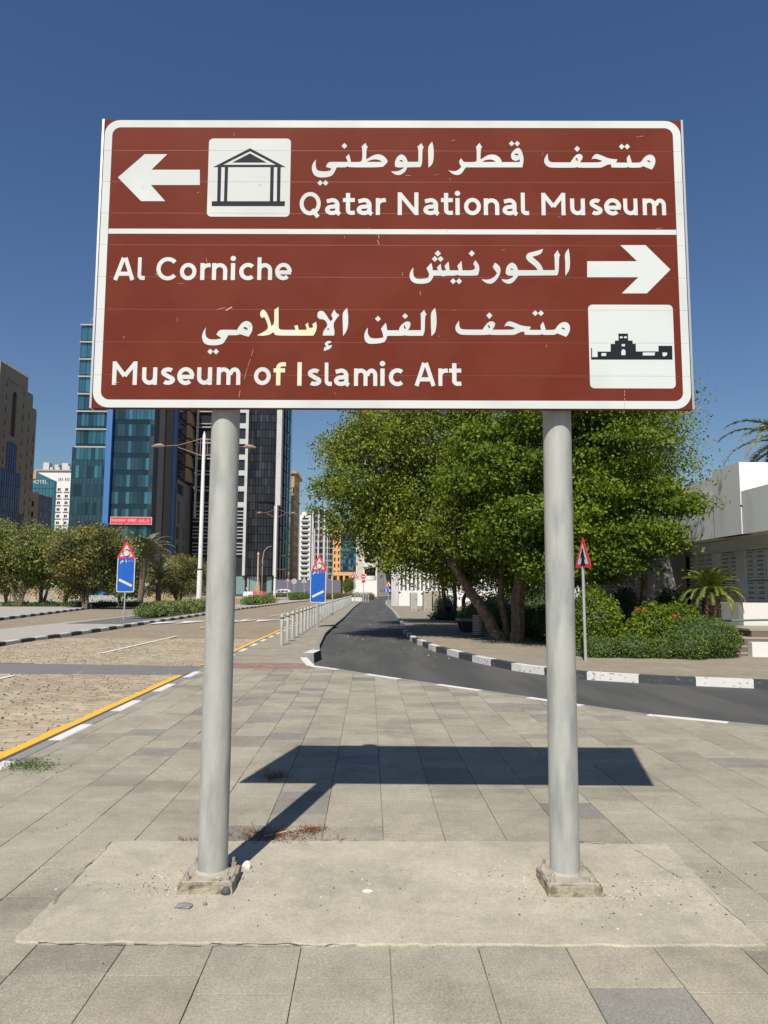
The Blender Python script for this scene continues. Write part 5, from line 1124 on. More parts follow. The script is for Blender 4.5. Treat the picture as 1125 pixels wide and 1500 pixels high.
# --- tan building
Y = 250.; x0, x1 = xat(418,Y,800), xat(429.5,Y,800); t = thing('tan_building', 'narrow tan stone building with cornice behind the charcoal tower', 'building', (x0,Y,0)); zt = zat(430,694,Y); yb = fY(437,x1); mb = MB(); rects = [(1+i*2.8, 4+j*3.5, 2.2+i*2.8, 6+j*3.5) for i in range(int((yb-Y)/2.8)) for j in range(10)]
P, U, N = face(mb, (x1,Y), (x1,yb), 0, zt, rects, .3); shell(mb, x0, Y, x1, yb, 0, zt, ('e',)); w = obj('wall', mb, m_tan, t)
for r_ in rects: window(w, P, U, r_, .3, [m_dark, m_tan], 1, 1)
obj('cornice', MB().box(x0-.5,Y-.7,zt,x1+.9,yb+.9,zt+.9), m_tan, t); obj('cornice', MB().box(x0,Y-.25,zt-8.5,x1+.4,yb+.3,zt-8), m_tan, t)
for i in range(3): xx = x0+.4+i*.85; obj('window', MB().box(xx,Y-.02,zt-7,xx+.5,Y-.004,zt-4.6), m_dark, w)
# --- white tower with dark windows
def grid_tower(name, label, pa, pb, pt, Y, nx, fh_, mwall, mg, ww=.6, hh=.5, dep=14, cat='building', z0=0., sid=.25):
    x0, x1 = xat(pa,Y,820), xat(pb,Y,820); zt = zat((pa+pb)/2,pt,Y); t = thing(name, label, cat, (x0,Y,0)); mb = MB(); W = x1-x0; rects = []; cw = W/nx; z = zt-fh_
    while z > z0+2:
        for i in range(nx): rects.append((cw*(i+.5-ww/2), z, cw*(i+.5+ww/2), z+fh_*hh))
        z -= fh_
    P, U, N = face(mb, (x0,Y), (x1,Y), 0, zt, rects, .3); shell(mb, x0, Y, x1, Y+dep, 0, zt, ('s',)); w = obj('wall', mb, mwall, t)
    for r_ in rects: window(w, P, U, r_, .3, [mg, mwall], 1, 1, fr=.08)
    return t, x0, x1, zt, w
t, x0, x1, zt, w = grid_tower('white_tower', 'far white slab tower with a column of dark strip windows', 438.5, 454, 754, 420., 1, 2.85, m_wht, m_dark, .58, .42)
j = 0
for j in range(14): z = zt-2.85*(j+1); obj('balcony', MB().box(x0+.6,419.0,z-.9,x1-.6,419.95,z-.1), m_wpl, w)
obj('parapet', MB().box(x0+1,420.2,zt,x1-1.5,426,zt+1.6), m_wht, t)
t, x0, x1, zt, w = grid_tower('glass_slab_tower', 'dark glass tower with white vertical strips behind the far lamps', 457, 487, 745, 380., 6, 3.3, m_gcl, m_g2, .86, .72)
for px in (458,466.5,475): x = xat(px,379.5,800); obj('strip', MB().box(x-.5,379.2,2,x+.3,379.95,zt), m_wpl, t)
t, x0, x1, zt, w = grid_tower('orange_tower', 'orange stone tower with small square windows over an arcade', 487.5, 499, 765, 330., 2, 2.9, m_oran, m_g2, .42, .55)
Y = 330.; xb0, xb1 = xat(498.8,Y,820), xat(521.5,Y,820); zb_ = zat(510,838,Y); curtain(t, (xb0,Y-.4), (xb1,Y-.4), zb_, zat(510,765,Y), 8, 6, [m_g1,m_g1,m_g3], .9, seed=12); mb = MB(); shell(mb, xb0, Y-.1, xb1, Y+12, 0, zat(510,765,Y)-.1); obj('glass_wing', mb, m_g2, t)
obj('arcade_beam', MB().box(x0,Y-3,zb_-1.6,xb1+.5,Y-.5,zb_-.1), m_oran, t)
for i in range(5): x = x0+(xb1-x0)*i/4; obj('arcade_pillar', MB().box(x-.45,Y-3,-.2,x+.45,Y-2.2,zb_-1.7), m_oran, t)
# --- cream apartment house with balconies
Y = 230.; x0, x1 = xat(521.5,Y,820), xat(553,Y,820); t = thing('cream_apartments', 'cream apartment house with curved white balconies by the bend', 'building', (x0,Y,0)); zt = zat(535,780,Y); mb = MB(); q1 = xat(530,Y,820); q2 = xat(537,Y,820)
rects = [(q1-x0+.9, 3+j*3.4, q1-x0+1.5, 4.4+j*3.4) for j in range(4)]+[(q2-x0, 1.5+j*4.0, x1-x0-.6, 4.4+j*4.0) for j in range(5) if 4.4+j*4.0 < zt-.5]
P, U, N = face(mb, (x0,Y), (x1,Y), 0, zt, rects, .9); shell(mb, x0, Y, x1, Y+10, 0, zt, ('s',)); w = obj('wall', mb, mat('cream_stone', (.55,.50,.38), .85, .06, .5), t)
for r_ in rects: window(w, P, U, r_, .9, [m_dark, m_gcl], 3 if r_[2]-r_[0] > 1 else 1, 1)
for i in range(6): u = x0+.15+i*.33; obj('flute', MB().box(u,Y-.18,0,u+.18,Y-.002,zt), m_wpl, t)
for j in range(4):
    z = .6+j*4.0; n_ = 8; xa_, xb_ = q2-1.2, x1-.3; pts = [(xa_+(xb_-xa_)*i/n_, Y-1.9*math.sin(math.pi*i/n_)**.6-.02) for i in range(n_+1)]; poly = pts[::-1]+[(xa_,Y-.004),(xb_,Y-.004)]
    q = MB().prism(pts+[(xb_,Y-.003),(xa_,Y-.003)] if False else [(p[0],p[1]) for p in pts], z, z+1.25); obj('balcony', q, m_wht, t)
# --- grey stone building
Y = 200.; x0, x1 = xat(553.5,Y,820), xat(579,Y,820); t = thing('grey_stone_house', 'dark grey stone building with slanting triangular recess', 'building', (x0,Y,0)); zt = zat(565,775,Y); mb = MB(); P, U, N = face(mb, (x0,Y), (x1,Y), 0, zt, [(1.6,.0+.3,x1-x0-.5,zat(565,830,Y))], 1.6); shell(mb, x0, Y, x1, Y+12, 0, zt, ('s',)); w = obj('wall', mb, mat('grey_stone_wall', (.15,.148,.145), .8, .15, .6, .2, 6, stretch=(3,1,.4)), t)
r_ = (1.6,.3,x1-x0-.5,zat(565,830,Y)); window(w, P, U, r_, 1.6, [m_g4, m_char], 2, 2)
q = MB().add([P(r_[0],r_[1],.3),P(r_[2],r_[1],.3),P(r_[0],r_[3],.3),P(r_[0],r_[1],1.5),P(r_[0]+.3,r_[1],1.5),P(r_[0],r_[3],1.5)], [(0,1,2),(1,4,5,2)]); obj('sloping_panel', MB().add([P(r_[0],r_[3],.2),P(r_[0],r_[1],.2),P(r_[0]+1.6,r_[1],.2)], [(0,1,2)]), m_gcl, w)
for i in range(4): u = x0+i*1.2+.3; obj('joint', MB().box(u,Y-.012,zat(565,829,Y)+.05,u+.05,Y-.003,zt-.1), m_char, w)
# --- white slender tower rising behind the tree
grid_tower('slender_tower', 'slim white tower top peeping out above the big tree', 533, 551, 592, 300., 2, 3.4, m_wht, m_g2, .5, .5)

# --- white fluted garden wall and cabinets beyond the trees
Y = 76.; x0, x1 = xat(584,Y,850), 24.; t = thing('fluted_wall', 'long white wall with upright white fins beyond the trees', 'wall', (x0,Y,0)); zl = zat(600,865,Y); zt = zat(590,829,Y)
obj('base_wall', MB().box(x0,Y,-.1,x1,Y+.4,zl), m_wht, t); obj('back_wall', MB().box(x0,Y+.5,zl,x1,Y+.7,zt), m_gcl, t)
fm = MB().box(0,0,0,.2,.46,zt-zl-.02).mesh('fin', m_wht); x = x0
while x < x1-.3: put(fm, 'fin', t, (x,Y+.02,zl+.01)); x += .42
obj('coping', MB().box(x0,Y,zt,x1,Y+.75,zt+.15), m_wht, t)
obj('end_pier', MB().box(x0-.75,Y-.2,-.1,x0-.05,Y+.6,zat(587,812,Y)), m_wpl, t)
Y = 58.; 
for (a, b, pyt, m_, lab) in ((620,633,866,m_conc,'grey brown ribbed utility cabinet by the fluted wall'),(634,650,865,m_stone,'cream stone clad utility cabinet right of the ribbed one'),(601,612,868,m_lcon,'pale utility cabinet at the left of the cabinet row')):
    xa_, xb_ = xat(a,Y,880), xat(b,Y,880); zt = zat(a,pyt,Y); t = thing('utility_cabinet', lab, 'cabinet', (xa_,Y,0)); obj('body', MB().cbox(xa_+.02,Y,-.02,xb_-.02,Y+1.2,zt,.03), m_, t); obj('door', MB().box(xa_+.1,Y-.03,.1,(xa_+xb_)/2-.01,Y-.002,zt-.12), m_, t); obj('door', MB().box((xa_+xb_)/2+.01,Y-.03,.1,xb_-.1,Y-.002,zt-.12), m_, t)
b = gp(587,887); t = thing('park_lamp', 'slim white lamp pole on a dark grey plinth at the bend', 'street lamp', (b.x,b.y,0)); obj('plinth', MB().box(b.x-.2,b.y-.2,0,b.x+.2,b.y+.2,.75), m_char, t); q = MB(); q.tube([(b.x,b.y,.75),(b.x,b.y,zat(587,832,b.y))], .07, 10); obj('pole', q, m_whp, t)

# --- white building on the right with lattice screens
XF = 11.6; Z0F, Z1F = 3.42, 4.72; m_wplO = m_wpl; m_wpl = mat('villa_plaster', (.66,.68,.66), .85, .07, .9, .15, 14, stretch=(1,1,.35), col2=(.56,.575,.56), mixscale=1.4, mixlo=.5, mixhi=.75); t = thing('white_villa', 'grey white building with high fascia and lattice screens behind the cycad', 'building', (XF,24,0))
def xy(px, X_): return fY(px, X_)
ya, yb = 14.0, xy(984,XF)
obj('fascia', MB().box(XF,ya,Z0F,XF+.35,yb,4.76), m_wpl, t)
mb = MB(); yA = xy(1094,XF); yB = xy(1053,XF)
mb.box(XF-.02,yA,Z0F-.0,XF+2.6,yB,zat(1093,677,yA)); obj('tower_block', mb, m_wpl, t); zA = zat(1093,677,yA)
mb = MB(); mb.box(XF+.36,ya,Z1F-.88,XF+3.2,yA-.01,4.75); obj('parapet', mb, m_wpl, t)
mb = MB(); mb.box(XF+.4,yB+.01,Z1F-.88,XF+1.0,yB+3.2,5.62); obj('parapet', mb, m_wht, t); mb = MB(); mb.box(XF+.36,yB+3.21,Z1F-.88,XF+.9,yb+.6,5.6); obj('parapet', mb, m_wpl, t)
obj('roof_slab', MB().box(XF+.36,ya,Z0F+.02,XF+6,yb,Z0F+.25), m_wpl, t)
XS = XF+.85
obj('soffit_beam', MB().box(XS,ya,Z0F-.42,XS+.3,yb,Z0F-.002), m_wpl, t); obj('back_wall', MB().box(XS+.5,ya,-.1,XS+.8,yb,Z0F-.01), m_wpl, t); obj('end_wall', MB().box(XS-.1,xy(992,XS)-.2,-.1,XS+.4,yb+.3,Z0F-.43), m_wpl, t)
for px in (1053.5,1090,992): yy = xy(px,XS); obj('pier', MB().box(XS-.05,yy-.28,.35,XS+.35,yy+.28,Z0F-.43), m_wpl, t)
obj('floor_slab', MB().box(XS-.2,ya,-.1,XS+1.2,yb,.55), m_lcon, t)
# lattice screens: frames with pierced tiles
def lattice(y0_, y1_, z0_, z1_, parent):
    s_ = thing_part('screen', parent)
def lat_panel(parent, y0_, y1_, z0_, z1_):
    fr_ = MB(); w_ = .045
    for a, b, c, d in ((y0_,z0_,y0_+w_,z1_),(y1_-w_,z0_,y1_,z1_),(y0_+w_,z0_,y1_-w_,z0_+w_),(y0_+w_,z1_-w_,y1_-w_,z1_)): fr_.box(XS+.02,a,b,XS+.12,c,d)
    f_ = obj('screen_frame', fr_, m_wpl, parent); n_ = max(1, round((z1_-z0_)/.17)); tb = MB()
    for i in range(n_):
        z = z0_+w_+(z1_-z0_-2*w_)*i/n_; hh = (z1_-z0_-2*w_)/n_
        tb.box(XS+.04,y0_+w_,z+hh*.35,XS+.11,y1_-w_,z+hh*.78)
        m2 = max(2, round((y1_-y0_)/.14))
        for j in range(m2): yy = y0_+w_+(y1_-y0_-2*w_)*(j+.5)/m2; tb.box(XS+.05,yy-.018,z-.001,XS+.10,yy+.018,z+hh*.36)
    obj('lattice', tb, m_wpl, f_, kind='stuff')
pxs = [(1125+60,1125),(1124,1108),(1107.5,1091.5),(1087,1072),(1071.5,1057),(1051,1036),(1035,1021),(1020,1006),(1005.5,994)]
for a, b in pxs:
    y0_, y1_ = xy(a,XS), xy(b,XS); lat_panel(t, y0_+.03, y1_-.03, .58, 1.98); lat_panel(t, y0_+.03, y1_-.03, 2.02, Z0F-.45)
# garden corner wall left of the villa
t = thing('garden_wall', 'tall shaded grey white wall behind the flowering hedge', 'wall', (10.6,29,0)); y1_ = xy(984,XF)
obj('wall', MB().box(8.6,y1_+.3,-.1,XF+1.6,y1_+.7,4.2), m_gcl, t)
m_wpl = m_wplO
# stairs and white stringer walls
t = thing('entrance_stairs', 'white walled entrance steps with thin green grey handrail at the right edge', 'stairs', (9.8,19,0))
Yf = 18.7; zz = lambda px, py, Y_: zat(px,py,Y_)
xs = lambda px, Y_=18.7: xat(px,Y_,930)
obj('stringer', MB().box(xs(1101),Yf,-.05,xs(1101)+3,Yf+.22,zz(1110,941,Yf)), m_wht, t)
stp = [(1078,955,963),(1080,945,954),(1097,933,944),(1108,921,932)]
for i, (px, pt, pb) in enumerate(stp):
    x = xs(px); z1_ = zz(px,pt,Yf+.3); q = MB().box(x,Yf+.24,-.1,x+3-.0,Yf+2.0-i*.001,z1_-.05); obj('riser', q, mat('step_brown', (.13,.10,.075), .85, .15, 6), t) if i == 0 else obj('riser', MB().box(x,Yf+.24,z1_-.21,x+3,Yf+1.98-i*.01,z1_-.05), MATS['step_brown'], t)
    obj('tread', MB().box(x-.05,Yf+.235,z1_-.048,x+3,Yf+2.02+i*.004,z1_), m_stone, t)
Yw = Yf+2.1; xw = xs(1091,Yw); obj('parapet_wall', MB().box(xat(1089,Yw,900),Yw,-.1,xw+3,Yw+.25,zat(1100,883,Yw)), m_wht, t); obj('side_wall', MB().box(xat(1089,Yw,900)-.0,Yw+.26,-.1,xat(1089,Yw,900)+.2,Yw+1.6,zat(1085,883,Yw+.5)), m_wpl, t)
q = MB(); hx = xs(1090); q.tube([(hx,Yf+1.9,.15),(hx,Yf+1.9,zat(1090,910,Yf+1.9)),(hx+2,Yf+1.9,zat(1090,910,Yf+1.9)+.05)], .03, 8); obj('handrail', q, mat('rail_green', (.10,.15,.14), .5), t)
for i in range(5):
    yy = Yw+.35+i*.3; x = xat(1060,20.6,910); z1_ = .15+i*.14; obj('back_step', MB().box(x-.4,yy+.3,-.1,XS-.2,yy+.6,z1_), MATS['step_brown'], t); obj('back_tread', MB().box(x-.45,yy+.27,z1_,XS-.2,yy+.6,z1_+.04), m_stone, t)

# --- low walls and fence behind the trees on the left
Y = 97.; t = thing('beige_wall', 'long beige boundary wall with pale piers behind the left trees', 'wall', (-50,Y,0)); zt = zat(60,862,Y)
obj('wall', MB().box(xat(-40,Y),Y,-.1,xat(120,Y),Y+.4,zt), m_stone, t)
for px in (12,50,86,118): x = xat(px,Y); obj('pier', MB().box(x-.35,Y-.15,-.1,x+.35,Y+.55,zt+.4), m_tan, t)
Y = 92.; t = thing('slatted_fence', 'low brown slatted fence before a beige wall beside the left lamp', 'fence', (-28,Y,0)); x0, x1 = xat(222,Y), xat(258,Y); zt = zat(240,869,Y)
obj('wall', MB().box(xat(205,Y+1),Y+1,-.1,xat(330,Y+1),Y+1.3,zat(240,858,Y)), m_stone, t)
for i in range(14): x = x0+(x1-x0)*i/13; obj('slat', MB().box(x-.09,Y,-.1,x+.09,Y+.06,zt+.05*math.sin(i)), m_tan, t)
t = thing('gatehouse', 'small grey white gatehouse with dark opening behind the palm', 'building', (-30,96,0)); Y = 96.; mb = MB(); x0, x1 = xat(186,Y), xat(218,Y); rects = [(1,.3,2.2,2.3),(2.8,1.1,3.9,2.0)]; P, U, N = face(mb, (x0,Y), (x1,Y), 0, 2.9, rects, .3); shell(mb, x0,Y,x1,Y+3,0,2.9,('s',)); w = obj('wall', mb, m_lcon, t)
for r_ in rects: window(w, P, U, r_, .3, [m_dark, m_gcl])
obj('roof', MB().box(x0-.4,Y-.5,2.9,x1+.4,Y+3.3,3.15), m_wpl, t)
# roundabout ground and low things far away
sheet('roundabout_island', [(-14+16*math.cos(a), 140+9*math.sin(a)) for a in [2*math.pi*i/40 for i in range(40)]], -.02, m_sand, .1, kind='structure')
t = thing('white_barrier', 'white plastic road barrier before the charcoal tower', 'barrier', (xat(363,165),165,0)); obj('body', MB().add([(xat(356,165),165,0),(xat(371,165),165,0),(xat(371,165),165.6,0),(xat(356,165),165.6,0),(xat(357,165),165.2,1.0),(xat(370,165),165.2,1.0),(xat(370,165),165.4,1.0),(xat(357,165),165.4,1.0)], [(0,3,2,1),(4,5,6,7),(0,1,5,4),(1,2,6,5),(2,3,7,6),(3,0,4,7)]), m_wht, t)
for a, b, lab in ((370,376,'red plastic barrier left of the lantern pillar'),(380,386,'red plastic barrier right of the lantern pillar')):
    x0, x1 = xat(a,168), xat(b,168); t = thing('red_barrier', lab, 'barrier', (x0,168,0)); obj('body', MB().add([(x0,168,0),(x1,168,0),(x1,168.5,0),(x0,168.5,0),(x0+.1,168.2,1.1),(x1-.1,168.2,1.1),(x1-.1,168.3,1.1),(x0+.1,168.3,1.1)], [(0,3,2,1),(4,5,6,7),(0,1,5,4),(1,2,6,5),(2,3,7,6),(3,0,4,7)]), m_red2, t)
# railings
def railing(pa, pb, Y, pyt, label, n_):
    x0, x1 = xat(pa,Y), xat(pb,Y); zt = zat(pa,pyt,Y); t = thing('railing', label, 'railing', (x0,Y,0)); obj('top_rail', MB().box(x0,Y-.03,zt-.06,x1,Y+.03,zt), m_post, t)
    for i in range(n_): x = x0+(x1-x0)*i/(n_-1); obj('upright', MB().box(x-.04,Y-.025,-.1,x+.04,Y+.025,zt-.061), m_post, t)
railing(521,540,100,869.5,'short grey railing closing the end of the slip road',9); railing(387,404,160,867,'grey railing in front of the parked white car',10)
# low white walls on the verge
for i, (pa, pb, pt, Y, lab) in enumerate(((505,530,874,110,'low whitish wall behind the railing at the road end'),(508,552,850,190,'white garden wall before the cream apartments'))):
    x0, x1 = xat(pa,Y), xat(pb,Y); t = thing('low_wall', lab, 'wall', (x0,Y,0)); obj('wall', MB().cbox(x0,Y,-.1,x1,Y+.6,zat(pa,pt,Y)*(.8 if i == 0 else 1),.05), m_wht, t)
t = thing('slate_fence', 'long dark grey site fence running to the far left of the blue panel', 'fence', (-20,196,0)); 
for i in range(9): x0 = xat(404,196)+i*1.9; obj('panel', MB().box(x0+.02,196,-.1,x0+1.86,196.1,zat(415,849,196)), m_slate, t)

# ================================================================== PARKED CAR
def car(cx, cy, rz):
    t = thing('parked_car', 'white estate car parked behind the lamp post before the dark tower', 'car', (cx,cy,ZR), rz)
    prof = [(-2.35,.35),(-2.38,.75),(-2.2,.98),(-1.35,1.08),(-.75,1.52),(-.2,1.68),(1.55,1.66),(2.05,1.45),(2.3,1.0),(2.36,.6),(2.3,.32)]
    def loft(pr, wfun, m, name):
        mb = MB(); secs = [-1,-.86,.86,1]; n_ = len(pr)
        for s_ in secs:
            for (x, z) in pr: w_ = wfun(z); mb.v.append((x*(1 if abs(s_)<1 else .985), s_*w_, z if abs(s_) < 1 else z*.985))
        for k_ in range(3):
            for i in range(n_): j_ = (i+1)%n_; mb.f.append((k_*n_+i, k_*n_+j_, (k_+1)*n_+j_, (k_+1)*n_+i)); mb.m.append(0)
        mb.f += [tuple(reversed(range(n_))), tuple(range(3*n_,4*n_))]; mb.m += [0,0]
        me = mb.mesh(name, m); o = put(me, name); o.parent = t; return o
    wf = lambda z: .93 if z < 1.0 else .93-(z-1.0)*.32
    body = loft(prof, wf, mat('car_white', (.72,.72,.72), .25, .02, 1, coat=.5), 'body')
    for s_ in (-1,1):
        for pts in ([(-1.1,1.06),(-.66,1.45),(-.1,1.5),(-.1,1.06)], [(0,1.06),(0,1.5),(.95,1.5),(.95,1.06)], [(1.05,1.06),(1.05,1.5),(1.6,1.47),(1.95,1.1)]):
            me = MB().add([(x, s_*(wf(z)+.012), z) for x, z in pts], [tuple(range(4))] if s_ < 0 else [tuple(reversed(range(4)))]).mesh('side_window', m_g4); o = put(me,'side_window'); o.parent = t
    me = MB().add([(-1.32,-.80,1.1),(-1.32,.80,1.1),(-.80,.70,1.50),(-.80,-.70,1.50)], [(0,1,2,3)]).mesh('windscreen', m_g4); o = put(me,'windscreen'); o.parent = t
    for x in (-1.45,1.45):
        for s_ in (-1,1):
            q = MB().tube([(x,s_*.74,.34),(x,s_*.95,.34)], .34, 20); me = q.mesh('tyre', m_dark); w = put(me,'wheel'); w.parent = t
            me = MB().tube([(x,s_*.94,.34),(x,s_*.96,.34)], .2, 16).mesh('rim', m_alu); o = put(me,'rim'); o.parent = w
    for s_ in (-1,1):
        me = MB().box(-2.41,s_*.68-.18,.68,-2.30,s_*.68+.18,.84).mesh('headlight', m_white); o = put(me,'headlight'); o.parent = t
    return t
car(xat(412.5,178,868), 178, R(-8))

# ================================================================== TREES AND PLANTS
def limb(mb, a, b, r1, r2, rs, n_=5, wob=.06):
    a, b = Vector(a), Vector(b); L_ = (b-a).length; P = []; Rr = []
    for i in range(n_+1):
        t = i/n_; p = a.lerp(b, t)
        if 0 < i < n_ and r1 > .1: wob = .025
        if 0 < i < n_: p += Vector((rs.gauss(0,wob), rs.gauss(0,wob), rs.gauss(0,wob*.5)))*L_*.5
        P.append(p); Rr.append(r1+(r2-r1)*t)
    mb.tube(P, Rr, 8); return P
def sprays(blobs, ncl, per, lsize, seed, flat=.35, droop=0., spread=.42, shell=.6):
    """leaf positions: sprays of leaves gathered round twig ends inside the crown's blobs"""
    rg = np.random.default_rng(seed); cs = np.asarray(blobs, float); w = cs[:,3]*cs[:,4]+cs[:,4]*cs[:,5]+cs[:,3]*cs[:,5]
    idx = rg.choice(len(cs), ncl, p=w/w.sum()); d = rg.normal(size=(ncl,3)); d /= np.linalg.norm(d,axis=1)[:,None]; r_ = shell+(1.05-shell)*rg.random(ncl)**.7
    C_ = cs[idx,:3]+d*r_[:,None]*cs[idx,3:6]; sz = spread*rg.uniform(.6,1.4,ncl)
    n_ = ncl*per; ci = np.repeat(np.arange(ncl), per); off = rg.normal(size=(n_,3))*np.array([1,1,flat])*sz[ci][:,None]
    rr = np.hypot(off[:,0], off[:,1]); off[:,2] -= droop*rr**1.3
    return C_[ci]+off, C_
def tree(name, label, base, trunks, blobs, ncl, per, lsize, m, seed, flat=.35, droop=.2, spread=.42, group=None, cat='tree', twigs=14, lflat=None, shell=.6, subs=0, subr=.7, subf=.6):
    t = thing(name, label, cat, base, 0, group); rs = random.Random(seed); mb = MB()
    ends = []
    for tr in trunks:
        for a, b, r1, r2 in tr: limb(mb, a, b, r1, r2, rs)
        ends.append((tr[-1][1], tr[-1][3]))
    for i in range(twigs):
        e_, r_ = rs.choice(ends); bl_ = rs.choice(blobs); q = Vector((bl_[0]+rs.uniform(-.6,.6)*bl_[3], bl_[1]+rs.uniform(-.6,.6)*bl_[4], bl_[2]+rs.uniform(-.5,.6)*bl_[5])); m_ = Vector(e_).lerp(q,.5)+Vector((0,0,.3)); limb(mb, e_, m_, max(r_*.7,.03), max(r_*.4,.02), rs, 4); limb(mb, m_, q, max(r_*.4,.02), .01, rs, 4)
    obj('trunk', mb, m_bark, t, smooth=True)
    if subs:
        rg = np.random.default_rng(seed+100); cs = np.asarray(blobs, float); w_ = cs[:,3]*cs[:,4]+cs[:,4]*cs[:,5]+cs[:,3]*cs[:,5]; idx = rg.choice(len(cs), subs, p=w_/w_.sum()); d = rg.normal(size=(subs,3)); d /= np.linalg.norm(d,axis=1)[:,None]
        c_ = cs[idx,:3]+d*(rg.uniform(.55,.98,subs))[:,None]*cs[idx,3:6]; rr = subr*rg.uniform(.6,1.35,subs); blobs2 = np.column_stack([c_, rr*1.15, rr*1.15, rr*subf])
        P, C_ = sprays(blobs2, int(ncl*.86), per, lsize, seed, flat, droop, spread, .5); P2, _c = sprays(blobs, int(ncl*.14), per, lsize, seed+1, flat, droop, spread*1.3, .45); P = np.vstack([P,P2])
    else: P, C_ = sprays(blobs, ncl, per, lsize, seed, flat, droop, spread, shell)
    o = put(leaves(P, lsize, m, 'crown', flatz=lflat), 'crown', t); return t
def fz(px, Y): return (px-541)*Y/FPX
def hz(py, Y): return HC+(864-py)*Y/FPX
# big trees by the slip road
Y = 26.5
A = [(.5,Y,6.1,1.8,3.0,2.5),(2.6,Y+.5,7.0,2.4,3.0,2.9),(-.45,Y-.5,5.2,1.15,2.2,1.6),(-.75,Y,6.6,.85,1.6,1.2),(2.2,Y-1,4.4,1.9,2.4,1.3),(3.0,Y-1.5,3.55,1.8,1.8,.75),(1.3,Y-1,3.6,1.2,1.6,.7),(4.6,Y-1.5,3.5,1.3,1.5,.9),(1.9,Y-1.2,2.95,.9,1.1,.65),(3.1,Y-1.3,2.75,1.2,1.1,.6),(4.9,Y-1.3,2.75,1.2,1.2,.7),(.1,Y-1,3.8,.7,1.2,.5),(.6,Y-.8,4.3,1.4,1.8,.9),(3.6,Y,5.6,2.0,2.4,1.8)]
b = gp(737,938)
tree('shade_tree', 'big spreading green tree with a leaning trunk over the slip road', (b.x,b.y,0), [[((b.x,b.y,-.1),(b.x-.75,b.y+.1,1.15),.22,.175),((b.x-.75,b.y+.1,1.15),(b.x-1.7,b.y+.2,2.6),.175,.13),((b.x-1.7,b.y+.2,2.6),(b.x-2.3,b.y+.3,4.2),.13,.08)],[((b.x+.1,b.y,0),(b.x-.05,b.y+.2,3.4),.12,.09)]],
     A, 1900, 85, .105, m_leafA, 5, flat=.8, droop=.45, spread=.22, subs=190, subr=.72, subf=.9)
Y = 23.0
B = [(5.4,Y,6.0,2.2,3.0,2.8),(6.7,Y-.3,5.2,1.8,2.8,2.2),(7.6,Y,4.9,1.1,2.0,1.3),(7.4,Y,6.9,1.3,2.0,1.6),(6.3,Y-1,3.7,1.9,2.2,1.0),(4.3,Y-1.4,3.6,1.5,1.8,.9),(8.9,Y-1.5,4.15,1.0,.9,.16),(7.9,Y-1.8,3.35,1.0,1.0,.25),(7.0,Y-2,2.7,1.3,1.4,.5),(6.6,Y-1.5,3.1,1.5,1.4,.5),(7.4,Y-2.2,2.6,.8,.8,.25),(5.2,Y-1.6,2.9,1.4,1.4,.75),(6.8,Y-.6,2.5,1.3,1.2,.8),(7.6,Y-1.2,4.3,1.2,1.2,.6),(3.9,Y-.6,5.0,1.8,2.0,1.6)]
b2 = gp(757,940)
tree('shade_tree', 'denser dark green tree with upright rough trunk behind the right sign post', (b2.x,b2.y,0), [[((b2.x,b2.y,-.1),(b2.x+.15,b2.y,2.4),.24,.20),((b2.x+.15,b2.y,2.4),(b2.x+.9,b2.y-.6,4.2),.20,.12)]],
     B, 2000, 85, .11, m_leafB, 6, flat=.3, droop=.2, spread=.24, subs=170, subr=.68, subf=.5)
Wp = [(9.6,Y+1.5,7.4,1.2,1.3,1.5),(9.9,Y+1.5,6.1,1.1,1.2,1.0),(10.0,Y+1.5,8.3,.8,.8,.9),(9.0,Y+1.5,5.6,1.0,1.2,.7)]
tree('shade_tree', 'thin airy treetop showing sky through it at the right edge of the crowns', (9.2,Y+2,0), [[((9.2,Y+2,-.1),(9.3,Y+1.8,3.6),.14,.10),((9.3,Y+1.8,3.6),(9.6,Y+1.5,6.6),.10,.05)]], Wp, 330, 42, .10, m_leafA, 7, flat=.9, droop=.3, spread=.34, twigs=22, shell=.3)
Y = 35.
Cc = [(5.6,Y+2,3.2,2.4,1.6,1.3),(8.6,Y+3,3.0,2.6,1.6,1.6),(3.6,Y+1,3.9,1.6,1.6,.9),(4.2,Y,5.8,2.8,2.6,2.4),(1.8,Y,5.6,1.8,1.9,1.6),(6.2,Y+1,6.2,2.6,2.6,2.6),(.8,Y+.3,6.3,1.4,1.5,1.2)]
g3 = gp(662,908)
tree('shade_tree', 'farther green tree with three slim stems beyond the leaning trunk', (g3.x,g3.y,0), [[((g3.x+dx,g3.y,-.1),(g3.x+dx*2.2,g3.y-1.5,3.0),.12,.09),((g3.x+dx*2.2,g3.y-1.5,3.0),(g3.x+dx*4,Y,4.6),.09,.05)] for dx in (-.35,.05,.45)], Cc, 900, 80, .13, m_leafB, 8, flat=.5, droop=.4, spread=.5)
